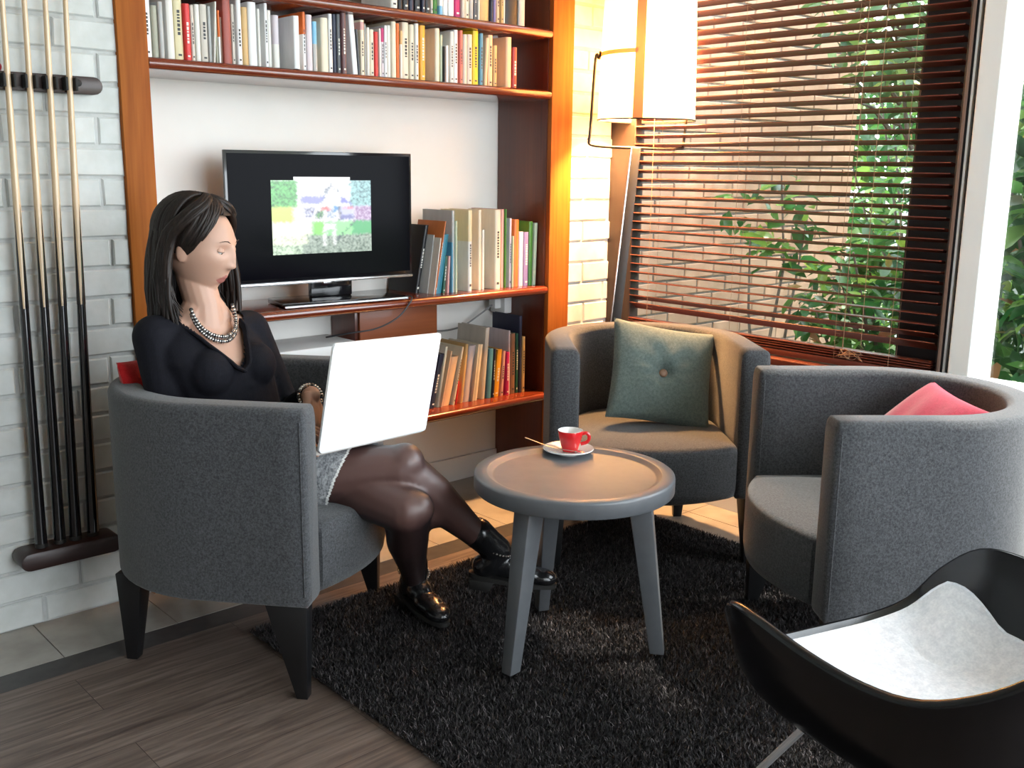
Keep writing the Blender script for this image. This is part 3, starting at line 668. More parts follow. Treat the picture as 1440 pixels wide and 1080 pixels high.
# each book: left and right edge, shelf height, height, depth, spine position, colour, lean, printed spine, coloured part, label
BOOKS = {
  'books on the long full shelf': [
    (1.221, 1.247, 1.576, 0.186, 0.152, 2.8826, 'white', 0.0, 1, None, 'white book, at the left end of the full shelf above the TV'),
    (1.2527, 1.2699, 1.576, 0.1415, 0.169, 2.889, 'olive', 0.0, 0, None, 'short olive book, second from the left end of the full shelf above the TV'),
    (1.2707, 1.2846, 1.576, 0.153, 0.159, 2.8846, 'grey', 0.0, 0, None, 'grey book, third from the left end of the full shelf above the TV'),
    (1.2934, 1.3154, 1.576, 0.186, 0.179, 2.8849, 'offwhite', 0.0, 0, None, 'off-white book, fourth from the left end of the full shelf above the TV'),
    (1.3174, 1.3435, 1.576, 0.186, 0.162, 2.8881, 'yellowcream', 0.0, 1, None, 'yellowish cream book, fifth from the left end of the full shelf above the TV'),
    (1.3443, 1.3627, 1.576, 0.1557, 0.176, 2.8798, 'red', 0.0, 1, None, 'red book, sixth from the left end of the full shelf above the TV'),
    (1.3661, 1.3767, 1.576, 0.1545, 0.171, 2.8859, 'beige', 0.0, 1, None, 'slim beige book, seventh from the left end of the full shelf above the TV'),
    (1.3804, 1.3954, 1.576, 0.1583, 0.142, 2.8874, 'offwhite', 0.0, 0, None, 'off-white book, eighth from the left end of the full shelf above the TV'),
    (1.3969, 1.4194, 1.576, 0.1604, 0.151, 2.8881, 'beige', 0.0, 1, None, 'beige book, ninth from the left end of the full shelf above the TV'),
    (1.4202, 1.4291, 1.576, 0.1567, 0.146, 2.8868, 'grey', 0.0, 0, None, 'slim grey book, tenth from the left end of the full shelf above the TV'),
    (1.4299, 1.4349, 1.576, 0.1712, 0.186, 2.8795, 'offwhite', 0.0104, 0, None, 'slim off-white book, eleventh from the left end of the full shelf above the TV'),
    (1.4442, 1.4499, 1.576, 0.1525, 0.143, 2.8898, 'olive', 0.0, 0, None, 'slim olive book, twelfth from the left end of the full shelf above the TV'),
    (1.4507, 1.4557, 1.576, 0.1486, 0.17, 2.8854, 'orange', 0.0, 0, (0, 0.5, 'white'), 'slim orange book, thirteenth from the left end of the full shelf above the TV'),
    (1.4567, 1.4633, 1.576, 0.1306, 0.182, 2.8887, 'brown', 0.0, 0, None, 'slim brown book, fourteenth from the left end of the full shelf above the TV'),
    (1.4641, 1.4899, 1.576, 0.186, 0.173, 2.8798, 'redbrown', 0.0, 0, None, 'red-brown book, fifteenth from the left end of the full shelf above the TV'),
    (1.4937, 1.5033, 1.576, 0.1708, 0.165, 2.886, 'beige', 0.0, 1, None, 'slim beige book, sixteenth from the left end of the full shelf above the TV'),
    (1.5071, 1.5231, 1.576, 0.186, 0.147, 2.8783, 'white', 0.0, 1, None, 'white book, seventeenth from the left end of the full shelf above the TV'),
    (1.5289, 1.5479, 1.576, 0.1672, 0.161, 2.8867, 'tan', 0.0, 0, None, 'tan book, eighteenth from the left end of the full shelf above the TV'),
    (1.5487, 1.5766, 1.576, 0.184, 0.184, 2.8845, 'white', 0.0, 0, None, 'white book, nineteenth from the left end of the full shelf above the TV'),
    (1.5774, 1.5851, 1.576, 0.1663, 0.147, 2.8819, 'offwhite', 0.0, 0, None, 'slim off-white book, twentieth from the left end of the full shelf above the TV'),
    (1.5988, 1.6094, 1.576, 0.1847, 0.183, 2.8785, 'white', 0.0, 1, None, 'slim white book, twenty-first from the left end of the full shelf above the TV'),
    (1.6146, 1.6255, 1.576, 0.1667, 0.145, 2.887, 'offwhite', 0.0, 0, None, 'slim off-white book, twenty-second from the left end of the full shelf above the TV'),
    (1.6293, 1.6491, 1.576, 0.1539, 0.184, 2.8795, 'lilac', 0.0, 0, (0.0, 0.45, 'offwhite'), 'lilac book, twenty-third from the left end of the full shelf above the TV'),
    (1.6828, 1.703, 1.576, 0.1553, 0.17, 2.852, 'white', 0.0, 0, None, 'thick white book showing a small picture on its cover, on the long shelf'),
    (1.7357, 1.7461, 1.576, 0.1756, 0.188, 2.8882, 'orange', 0.0, 1, (0, 0.62, 'white'), 'orange-topped white book right of the thick picture-cover book on the long shelf'),
    (1.7476, 1.7681, 1.576, 0.1682, 0.177, 2.8832, 'lilac', 0.0, 0, None, 'lilac book, twenty-sixth from the left end of the full shelf above the TV'),
    (1.7689, 1.7841, 1.576, 0.1499, 0.163, 2.8829, 'skyblue', 0.0, 0, (0, 0.55, 'grey'), 'sky blue book, twenty-seventh from the left end of the full shelf above the TV'),
    (1.798, 1.8249, 1.576, 0.1642, 0.151, 2.8813, 'cream', 0.0, 0, None, 'cream book, twenty-eighth from the left end of the full shelf above the TV'),
    (1.8266, 1.8398, 1.576, 0.1788, 0.185, 2.8813, 'white', 0.0, 1, None, 'white book, twenty-ninth from the left end of the full shelf above the TV'),
    (1.8467, 1.8598, 1.576, 0.1804, 0.159, 2.8891, 'navy', 0.0, 0, None, 'navy book left of the dark grey and plum books on the full shelf'),
    (1.8606, 1.874, 1.576, 0.1815, 0.177, 2.887, 'darkgrey', 0.0, 1, None, 'dark grey book, thirty-first from the left end of the full shelf above the TV'),
    (1.8748, 1.8914, 1.576, 0.186, 0.142, 2.88, 'plum', 0.0, 1, None, 'plum book, thirty-second from the left end of the full shelf above the TV'),
    (1.9187, 1.9396, 1.576, 0.186, 0.143, 2.886, 'white', -0.0142, 0, None, 'white book, thirty-third from the left end of the full shelf above the TV'),
    (1.9404, 1.9454, 1.576, 0.1423, 0.148, 2.8848, 'darkgrey', -0.0081, 0, None, 'slim dark grey book, thirty-fourth from the left end of the full shelf above the TV'),
    (1.9462, 1.9607, 1.576, 0.1727, 0.174, 2.8807, 'cream', 0.0, 1, (0.82, 0.96, 'pink'), 'cream book, thirty-second from the right end of the full shelf above the TV'),
    (1.9679, 1.9729, 1.576, 0.1631, 0.17, 2.89, 'grey', 0.0, 0, None, 'slim grey book, thirty-first from the right end of the full shelf above the TV'),
    (1.9737, 1.984, 1.576, 0.1519, 0.165, 2.8846, 'offwhite', 0.0, 0, None, 'slim off-white book between a slim grey and a cream book, middle of the full shelf'),
    (1.9886, 2.0044, 1.576, 0.1478, 0.181, 2.8887, 'cream', 0.0, 1, None, 'cream book, twenty-ninth from the right end of the full shelf above the TV'),
    (2.0052, 2.0171, 1.576, 0.1415, 0.187, 2.8851, 'red', 0.0, 0, None, 'slim red book, twenty-eighth from the right end of the full shelf above the TV'),
    (2.0221, 2.0291, 1.576, 0.1533, 0.172, 2.8842, 'offwhite', 0.0, 0, None, 'slim off-white book, twenty-seventh from the right end of the full shelf above the TV'),
    (2.0316, 2.0425, 1.576, 0.1557, 0.179, 2.8867, 'lilac', 0.0, 1, (0.72, 1, 'magenta'), 'slim lilac book, twenty-sixth from the right end of the full shelf above the TV'),
    (2.0433, 2.0535, 1.576, 0.1651, 0.17, 2.8841, 'white', 0.0, 1, None, 'slim white book, twenty-fifth from the right end of the full shelf above the TV'),
    (2.0562, 2.0698, 1.576, 0.1669, 0.186, 2.8862, 'offwhite', 0.0, 0, None, 'off-white book, twenty-fourth from the right end of the full shelf above the TV'),
    (2.0706, 2.09, 1.576, 0.1802, 0.148, 2.8817, 'cream', 0.0, 0, None, 'cream book, twenty-third from the right end of the full shelf above the TV'),
    (2.0933, 2.1048, 1.576, 0.1756, 0.181, 2.8853, 'orange', 0.0, 0, None, 'slim orange book, twenty-second from the right end of the full shelf above the TV'),
    (2.1056, 2.1134, 1.576, 0.1535, 0.169, 2.8814, 'offwhite', 0.0, 0, (0.72, 1, 'tan'), 'slim off-white book, twenty-first from the right end of the full shelf above the TV'),
    (2.1192, 2.1465, 1.576, 0.1835, 0.175, 2.8876, 'cream', 0.0, 1, None, 'cream book, twentieth from the right end of the full shelf above the TV'),
    (2.1473, 2.1666, 1.576, 0.1781, 0.17, 2.884, 'cream', 0.0, 1, None, 'cream book, nineteenth from the right end of the full shelf above the TV'),
    (2.1674, 2.1826, 1.576, 0.1831, 0.164, 2.8802, 'offwhite', 0.0, 1, None, 'off-white book, eighteenth from the right end of the full shelf above the TV'),
    (2.1922, 2.2141, 1.576, 0.1802, 0.187, 2.8839, 'mustard', 0.0, 1, None, 'mustard book, seventeenth from the right end of the full shelf above the TV'),
    (2.2527, 2.2723, 1.576, 0.1765, 0.181, 2.8787, 'cream', 0.0, 0, None, 'cream book, sixteenth from the right end of the full shelf above the TV'),
    (2.2808, 2.2907, 1.576, 0.1574, 0.141, 2.8865, 'palegreen', 0.0, 0, None, 'slim pale green book, fifteenth from the right end of the full shelf above the TV'),
    (2.2915, 2.3004, 1.576, 0.1197, 0.18, 2.8803, 'black', 0.0, 0, None, 'slim black book, fourteenth from the right end of the full shelf above the TV'),
    (2.3028, 2.3136, 1.576, 0.1241, 0.149, 2.8824, 'white', 0.0, 0, None, 'slim white book, thirteenth from the right end of the full shelf above the TV'),
    (2.3206, 2.3361, 1.576, 0.1722, 0.184, 2.8807, 'offwhite', 0.0, 1, None, 'off-white book, twelfth from the right end of the full shelf above the TV'),
    (2.3369, 2.3549, 1.576, 0.1792, 0.173, 2.8798, 'white', 0.0, 1, None, 'white book, eleventh from the right end of the full shelf above the TV'),
    (2.3623, 2.3749, 1.576, 0.1788, 0.181, 2.8783, 'pinkred', 0.0, 1, None, 'pinkish red book, tenth from the right end of the full shelf above the TV'),
    (2.3773, 2.3962, 1.576, 0.1677, 0.178, 2.8783, 'beige', 0.0, 0, None, 'beige book, ninth from the right end of the full shelf above the TV'),
    (2.4007, 2.4238, 1.576, 0.1701, 0.149, 2.8826, 'beige', 0.0, 1, None, 'beige book, eighth from the right end of the full shelf above the TV'),
    (2.4283, 2.4541, 1.576, 0.186, 0.174, 2.885, 'yellow', 0.0, 1, None, 'yellow book, seventh from the right end of the full shelf above the TV'),
    (2.4604, 2.4767, 1.576, 0.1795, 0.176, 2.8848, 'blue', 0.0, 1, None, 'blue book, sixth from the right end of the full shelf above the TV'),
    (2.4775, 2.4916, 1.576, 0.166, 0.164, 2.8802, 'peach', 0.0084, 0, None, 'peach book, fifth from the right end of the full shelf above the TV'),
    (2.5022, 2.5246, 1.576, 0.1779, 0.183, 2.8876, 'peach', 0.0, 1, None, 'peach book, fourth from the right end of the full shelf above the TV'),
    (2.527, 2.5453, 1.576, 0.1441, 0.145, 2.8866, 'tan', 0.0, 1, None, 'short tan book, third from the right end of the full shelf above the TV'),
    (2.5815, 2.6096, 1.576, 0.1775, 0.182, 2.8788, 'peach', 0.0, 0, None, 'peach book, second from the right end of the full shelf above the TV'),
    (2.6214, 2.6447, 1.576, 0.1458, 0.178, 2.886, 'darkred', 0.0, 1, None, 'dark red book, at the right end of the full shelf above the TV'),
  ],
  'books on the highest visible shelf': [
    (2.0677, 2.0956, 1.797, 0.2, 0.175, 2.8785, 'offwhite', 0.0, 1, None, 'tall off-white book, at the left end of the highest visible shelf'),
    (2.1006, 2.1204, 1.797, 0.2, 0.174, 2.8836, 'black', 0.0, 0, None, 'tall black book, second from the left end of the highest visible shelf'),
    (2.1217, 2.1451, 1.797, 0.2, 0.165, 2.8834, 'black', 0.0, 1, None, 'tall black book, third from the left end of the highest visible shelf'),
    (2.1464, 2.1664, 1.797, 0.2, 0.159, 2.8832, 'navy', 0.0, 0, None, 'tall navy book, fourth from the left end of the highest visible shelf'),
    (2.1711, 2.1964, 1.797, 0.2, 0.178, 2.8846, 'black', 0.0, 1, None, 'tall black book, fifth from the left end of the highest visible shelf'),
    (2.1972, 2.2113, 1.797, 0.2, 0.183, 2.8801, 'navy', 0.0, 1, None, 'tall navy book, sixth from the left end of the highest visible shelf'),
    (2.2146, 2.2352, 1.797, 0.2, 0.145, 2.8825, 'black', 0.0, 1, None, 'tall black book, seventh from the left end of the highest visible shelf'),
    (2.2378, 2.2474, 1.797, 0.2, 0.179, 2.884, 'beige', 0.0, 1, None, 'slim beige book, eighth from the left end of the highest visible shelf'),
    (2.249, 2.268, 1.797, 0.2, 0.169, 2.8841, 'green', 0.0, 1, None, 'tall green book, ninth from the left end of the highest visible shelf'),
    (2.2715, 2.2865, 1.797, 0.2, 0.143, 2.8786, 'skyblue', 0.0, 0, (0.15, 0.8, 'white'), 'tall sky blue book, tenth from the left end of the highest visible shelf'),
    (2.2971, 2.3153, 1.797, 0.2, 0.155, 2.8881, 'white', 0.0, 0, None, 'tall white book, eleventh from the left end of the highest visible shelf'),
    (2.3161, 2.3413, 1.797, 0.2, 0.145, 2.8843, 'white', 0.0, 0, None, 'tall white with pink print book, twelfth from the left end of the highest visible shelf'),
    (2.3435, 2.3706, 1.797, 0.2, 0.187, 2.885, 'magenta', 0.0, 1, None, 'tall magenta book, thirteenth from the left end of the highest visible shelf'),
    (2.3714, 2.386, 1.797, 0.2, 0.171, 2.8791, 'beige', 0.0, 0, None, 'tall beige book, fourteenth from the left end of the highest visible shelf'),
    (2.3948, 2.4129, 1.797, 0.2, 0.157, 2.8888, 'cream', 0.0, 1, None, 'tall cream book, twelfth from the right end of the highest visible shelf'),
    (2.4137, 2.4307, 1.797, 0.2, 0.148, 2.8864, 'grey', 0.0, 0, None, 'tall grey book, eleventh from the right end of the highest visible shelf'),
    (2.4331, 2.4491, 1.797, 0.2, 0.143, 2.8874, 'darkgrey', 0.0, 1, None, 'tall dark grey book, tenth from the right end of the highest visible shelf'),
    (2.4499, 2.4553, 1.797, 0.2, 0.149, 2.8824, 'offwhite', 0.0, 0, None, 'slim off-white book, ninth from the right end of the highest visible shelf'),
    (2.463, 2.5084, 1.797, 0.2, 0.168, 2.8896, 'tan', 0.0, 0, None, 'thick tan book, eighth from the right end of the highest visible shelf'),
    (2.5093, 2.5232, 1.797, 0.2, 0.179, 2.8839, 'navy', 0.0, 0, None, 'tall navy book, seventh from the right end of the highest visible shelf'),
    (2.5263, 2.5379, 1.797, 0.2, 0.142, 2.8866, 'purple', 0.0, 0, None, 'slim purple book, sixth from the right end of the highest visible shelf'),
    (2.5387, 2.5541, 1.797, 0.2, 0.144, 2.8852, 'peach', 0.0, 1, None, 'tall peach book, fifth from the right end of the highest visible shelf'),
    (2.5549, 2.5669, 1.797, 0.2, 0.173, 2.879, 'tan', 0.0, 1, None, 'tall tan book, fourth from the right end of the highest visible shelf'),
    (2.5759, 2.5814, 1.797, 0.2, 0.145, 2.8877, 'offwhite', 0.0, 0, None, 'slim off-white book, third from the right end of the highest visible shelf'),
    (2.5822, 2.6428, 1.797, 0.22, 0.142, 2.8833, 'black', 0.0, 0, None, 'thick black binder-like book, second from the right end of the highest visible shelf'),
    (2.6514, 2.6842, 1.797, 0.22, 0.189, 2.8888, 'grey', 0.0, 0, None, 'tall grey book, at the right end of the highest visible shelf'),
  ],
  'books beside the television': [
    (2.2263, 2.2437, 0.83, 0.2459, 0.172, 2.97, 'black', 0.0487, 1, None, 'tall black leaning book, at the left end of the row beside the TV'),
    (2.2532, 2.2582, 0.83, 0.2124, 0.176, 2.935, 'grey', 0.0326, 0, None, 'slim grey leaning book, second from the left end of the row beside the TV'),
    (2.259, 2.264, 0.83, 0.2031, 0.171, 2.9015, 'beige', 0.0322, 0, None, 'slim beige leaning book, third from the left end of the row beside the TV'),
    (2.2648, 2.2698, 0.83, 0.2623, 0.163, 2.9022, 'rust', 0.0488, 1, None, 'slim rust leaning book, fourth from the left end of the row beside the TV'),
    (2.273, 2.2993, 0.83, 0.2146, 0.177, 2.9068, 'teal', 0.0367, 0, None, 'tall teal blue book, fifth from the left end of the row beside the TV'),
    (2.3083, 2.3202, 0.83, 0.1349, 0.178, 2.9118, 'darkgreen', 0.0141, 1, None, 'slim dark green book, sixth from the left end of the row beside the TV'),
    (2.3261, 2.3351, 0.83, 0.135, 0.168, 2.9073, 'pink', 0.0081, 0, None, 'slim pink book, seventh from the left end of the row beside the TV'),
    (2.3432, 2.3495, 0.83, 0.1848, 0.169, 2.9014, 'blue', 0.0, 0, None, 'slim blue book, eighth from the left end of the row beside the TV'),
    (2.3506, 2.3627, 0.83, 0.3, 0.178, 2.9082, 'grey', 0.0, 0, None, 'tall grey book, ninth from the left end of the row beside the TV'),
    (2.3635, 2.3723, 0.83, 0.262, 0.192, 2.9039, 'palegreen', 0.0, 0, None, 'slim pale green book, tenth from the left end of the row beside the TV'),
    (2.4179, 2.4364, 0.83, 0.3, 0.167, 2.895, 'offwhite', 0.0, 1, (0.62, 1, 'yellowcream'), 'tall art book with a yellow and grey cover beside the pale green book'),
    (2.4766, 2.4903, 0.83, 0.3, 0.177, 2.9056, 'cream', 0.0, 0, None, 'tall cream book, twelfth from the left end of the row beside the TV'),
    (2.4982, 2.5078, 0.83, 0.2252, 0.194, 2.9088, 'offwhite', 0.0, 0, None, 'slim off-white book, eleventh from the right end of the row beside the TV'),
    (2.5431, 2.5722, 0.83, 0.3, 0.161, 2.887, 'cream', 0.0, 1, None, 'thick cream book with lettered spine, largest spine right of the TV'),
    (2.594, 2.6093, 0.83, 0.3, 0.18, 2.9103, 'pink', 0.0, 0, None, 'tall pink book, ninth from the right end of the row beside the TV'),
    (2.6101, 2.6151, 0.83, 0.3, 0.189, 2.9044, 'green', 0.0, 0, None, 'slim green book, eighth from the right end of the row beside the TV'),
    (2.6345, 2.6456, 0.83, 0.2653, 0.163, 2.9077, 'lavender', 0.0, 1, None, 'slim lavender book, seventh from the right end of the row beside the TV'),
    (2.6464, 2.6522, 0.83, 0.1979, 0.166, 2.9015, 'palegreen', 0.0, 0, None, 'slim pale green book, sixth from the right end of the row beside the TV'),
    (2.6579, 2.6815, 0.83, 0.26, 0.187, 2.9041, 'rust', 0.0, 0, None, 'tall rust book, fifth from the right end of the row beside the TV'),
    (2.6864, 2.7101, 0.83, 0.2123, 0.181, 2.9083, 'lavender', 0.0, 0, None, 'tall lavender book, fourth from the right end of the row beside the TV'),
    (2.7109, 2.7373, 0.83, 0.2099, 0.198, 2.9068, 'purple', 0.0, 1, None, 'tall purple book, third from the right end of the row beside the TV'),
    (2.7392, 2.7599, 0.83, 0.2506, 0.172, 2.9077, 'green', 0.0, 0, None, 'tall green book, second from the right end of the row beside the TV'),
    (2.7621, 2.7795, 0.83, 0.2444, 0.19, 2.9076, 'palegreen', 0.0065, 0, None, 'tall pale green leaning book, at the right end of the row beside the TV'),
  ],
  'books on the low shelf': [
    (2.2261, 2.246, 0.4, 0.2398, 0.195, 2.9134, 'mauve', 0.05, 1, None, 'tall mauve book, at the left end of the low shelf row'),
    (2.249, 2.2712, 0.4, 0.2008, 0.197, 2.9145, 'navy', 0.05, 1, None, 'tall navy book, second from the left end of the low shelf row'),
    (2.2836, 2.2942, 0.4, 0.2264, 0.186, 2.9148, 'cream', 0.0424, 0, None, 'slim cream book, third from the left end of the low shelf row'),
    (2.295, 2.3, 0.4, 0.2088, 0.158, 2.9064, 'peach', 0.05, 0, None, 'slim peach book, fourth from the left end of the low shelf row'),
    (2.3058, 2.3426, 0.4, 0.1838, 0.163, 2.915, 'peach', 0.05, 0, None, 'thick peach book, fifth from the left end of the low shelf row'),
    (2.3534, 2.3622, 0.4, 0.2185, 0.168, 2.908, 'cream', 0.0466, 1, None, 'slim cream book, sixth from the left end of the low shelf row'),
    (2.3686, 2.3736, 0.4, 0.0887, 0.157, 2.9087, 'red', 0.0126, 0, None, 'slim red book, seventh from the left end of the low shelf row'),
    (2.3921, 2.4071, 0.4, 0.226, 0.166, 2.9138, 'tan', 0.0305, 0, None, 'tall tan book, eighth from the left end of the low shelf row'),
    (2.4132, 2.4469, 0.4, 0.2161, 0.153, 2.9178, 'lilac', 0.0317, 0, None, 'tall lilac book, ninth from the left end of the low shelf row'),
    (2.4498, 2.457, 0.4, 0.2202, 0.184, 2.9071, 'cream', 0.0293, 0, None, 'slim cream book, tenth from the left end of the low shelf row'),
    (2.4601, 2.4783, 0.4, 0.2174, 0.162, 2.9113, 'cream', 0.0299, 0, None, 'tall cream book, eleventh from the left end of the low shelf row'),
    (2.5004, 2.5212, 0.4, 0.2789, 0.172, 2.9151, 'beige', 0.0248, 0, None, 'tall beige book, twelfth from the left end of the low shelf row'),
    (2.5251, 2.5479, 0.4, 0.1944, 0.167, 2.9088, 'blue', 0.0134, 0, None, 'tall blue book, tenth from the right end of the low shelf row'),
    (2.5525, 2.5637, 0.4, 0.1922, 0.157, 2.9087, 'navy', 0.0086, 1, None, 'slim navy book, ninth from the right end of the low shelf row'),
    (2.5658, 2.5918, 0.4, 0.1864, 0.191, 2.9141, 'mustard', 0.0191, 1, None, 'mustard book, eighth from the right end of the low shelf row'),
    (2.5974, 2.6141, 0.4, 0.1777, 0.17, 2.9117, 'pink', 0.0126, 1, None, 'pink book, seventh from the right end of the low shelf row'),
    (2.6249, 2.6436, 0.4, 0.1725, 0.169, 2.9088, 'magenta', 0.0015, 1, None, 'magenta book, sixth from the right end of the low shelf row'),
    (2.6451, 2.6538, 0.4, 0.256, 0.16, 2.9171, 'lilac', 0.0, 0, None, 'slim lilac book, fifth from the right end of the low shelf row'),
    (2.6546, 2.6793, 0.4, 0.2435, 0.183, 2.9137, 'brown', 0.0, 1, None, 'tall brown book, fourth from the right end of the low shelf row'),
    (2.6801, 2.6938, 0.4, 0.2416, 0.197, 2.9123, 'darkgreen', 0.0, 1, None, 'tall dark green book, third from the right end of the low shelf row'),
    (2.6946, 2.7099, 0.4, 0.3107, 0.165, 2.9084, 'navy', 0.0, 0, None, 'tall navy picture book with cream spine edge on the low shelf'),
    (2.7142, 2.731, 0.4, 0.2254, 0.169, 2.9111, 'tan', 0.0, 1, None, 'tall tan book, at the right end of the low shelf row'),
  ],
}
book_rng = random.Random(41)
for shelf_group, rows in BOOKS.items():
    for (x0, x1, zb, h, d, y, col, lean, mark, top, label) in rows:
        book(x0, x1, zb, h, d, y, col, lean, label, shelf_group, mark, top, book_rng)

# ------------------------------------------------------------------ cue rack and cues
t = thing('cue_rack', 'dark wooden wall rack with clips holding the pool cues', 'rack', (0.55, YB - 0.004, 0))
def rounded_bar(x0, x1, z0, z1, y0, y1, rl=False):
    r = (z1 - z0) / 2; zc = (z0 + z1) / 2; n = 8
    pts = []
    if rl: pts += [(x0 + r - r * sin(pi * k / n), zc + r * cos(pi * k / n)) for k in range(n + 1)]
    else: pts += [(x0, z1), (x0, z0)]
    pts += [(x1 - r + r * sin(pi * k / n), zc - r * cos(pi * k / n)) for k in range(n + 1)]
    m_ = MB(); m_.loft([[(x, y1, z) for x, z in pts], [(x, y0, z) for x, z in pts]]); return m_
rounded_bar(-0.3, 0.53, 1.462, 1.508, -0.028, 0).build('clip_board', M['wood_rack'], t, True, 0.003)
rounded_bar(0.20, 0.475, 0.195, 0.245, -0.085, 0, True).build('foot_board', M['wood_rack'], t, True, 0.004)
CU = [((0.838, 1.54), (0.815, 0.25)), ((0.890, 1.54), (0.864, 0.25)), ((0.940, 1.54), (0.907, 0.25)), ((0.990, 1.54), (0.956, 0.25))]
for (a, b) in CU:
    x = lerp(b[0], a[0], (1.485 - .25) / (1.54 - .25)) - 0.55
    m_ = MB(); m_.box(x - .016, x - .009, -.058, -.028, 1.468, 1.502); m_.box(x + .009, x + .016, -.058, -.028, 1.468, 1.502)
    m_.build('cue_clip', M['felt_black'], t, True, .002)
m_ = MB(); m_.ball((0.465, -0.03, 1.49), (.009, .003, .009)); m_.build('plug', M['felt_black'], t)
names = ['leftmost pool cue', 'pool cue second from the left', 'pool cue third from the left', 'rightmost pool cue']
for i, (a, b) in enumerate(CU):
    q = thing('pool_cue', names[i] + ' standing in the wall rack, pale shaft and black butt', 'pool cue', (b[0], YB - 0.052, 0.2465), 0, 'pool cues in the wall rack')
    dx = (a[0] - b[0]) / (a[1] - b[1]); Lc = 1.47
    def P(s): return Vector((dx * s, 0.0 + 0.007 * s, s))
    def R(s): return lerp(0.0165, 0.0062, min(1, s / Lc) ** .85)
    ss = [0, .1, .2, .3, .4, .5, .60, .66]
    m_ = MB(); m_.tube([P(s) for s in ss], [R(s) for s in ss], 14); m_.build('butt', M['cue_black'], q)
    ss = [.6602, .75, .85, 1.0, 1.15, 1.3, Lc]
    m_ = MB(); m_.tube([P(s) for s in ss], [R(s) for s in ss], 14); m_.build('shaft', M['cue_maple'], q)
    # four black points inlaid in the shaft
    m_ = MB()
    for k in range(4):
        a0 = k * pi / 2 + .5
        rows = []
        for j in range(9):
            s = .66 + .27 * j / 8; hw = .55 * (1 - j / 8) + .02
            r = R(s) + .0004
            rows.append([P(s) + Vector((cos(a0 + e * hw) * r, sin(a0 + e * hw) * r, 0)) for e in (-1, -.5, 0, .5, 1)])
        m_.loft(rows, 0, False, False)
    m_.build('inlay', M['cue_black'], q)
    m_ = MB(); m_.lathe([(R(0) + .0005, 0), (R(0) + .0005, .012)], 14); m_.build('bumper', M['sole'], q)
tag(MB().ball((0.823, YB - 0.016, 1.519), 0.0108).build('chalk_ball', M['ball_red']), 'small dark red ball on the left end of the cue rack board', 'ball')

# ------------------------------------------------------------------ television
TVP = Vector((1.495, 2.948, 0.903)); TVR = -0.047
tv = thing('television', 'flat black television showing a garden picture, on the bookcase shelf', 'television', (1.86, 2.95, 0.8305), TVR)
mt = Matrix.Rotation(-TVR, 4, 'Z') @ Matrix.Translation(TVP - Vector((1.86, 2.95, 0.8305)))
w_, h_ = 0.70, 0.427
def tvm(m_):  # panel coordinates: x along the screen, y into it, z up
    Rz = Matrix.Translation(Vector((-0.365, 0.014, 0.0725)))
    m_.v = [tuple(Rz @ Vector(p)) for p in m_.v]; return m_
m_ = MB(); m_.box(0, w_, 0.0, 0.012, 0, h_); m_.box(.06, w_ - .06, .012, .042, .05, h_ - .08)
tvm(m_).build('casing', M['tv_black'], tv, True, .002)
m_ = MB(); m_.box(.009, w_ - .009, -.0015, -.0003, .016, h_ - .010); tvm(m_).build('screen', M['tv_screen'], tv, True, 0)
m_ = MB(); m_.box(.0, w_, -.005, .0125, -.006, .003); tvm(m_).build('chrome_strip', M['silver'], tv, True, .001)
m_ = MB(); m_.box(.335, .365, -.008, -.0055, -.010, -.001); tvm(m_).build('badge', M['silver'], tv, True, .001)
m_ = MB(); m_.loft([[(-.22, -.085, 0.0005), (.24, -.085, 0.0005), (.22, .085, 0.0005), (-.20, .085, 0.0005)], [(-.225, -.09, .012), (.245, -.09, .012), (.22, .085, .018), (-.20, .085, .018)]])
m_.build('stand_base', M['tv_black'], tv, True, .003)
m_ = MB(); m_.box(-.226, .246, -.0925, -.0905, .003, .009); m_.build('base_trim', M['silver'], tv)
m_ = MB(); m_.box(-.07, .09, .022, .045, .016, .12); m_.build('stand_neck', M['tv_black'], tv, True, .004)
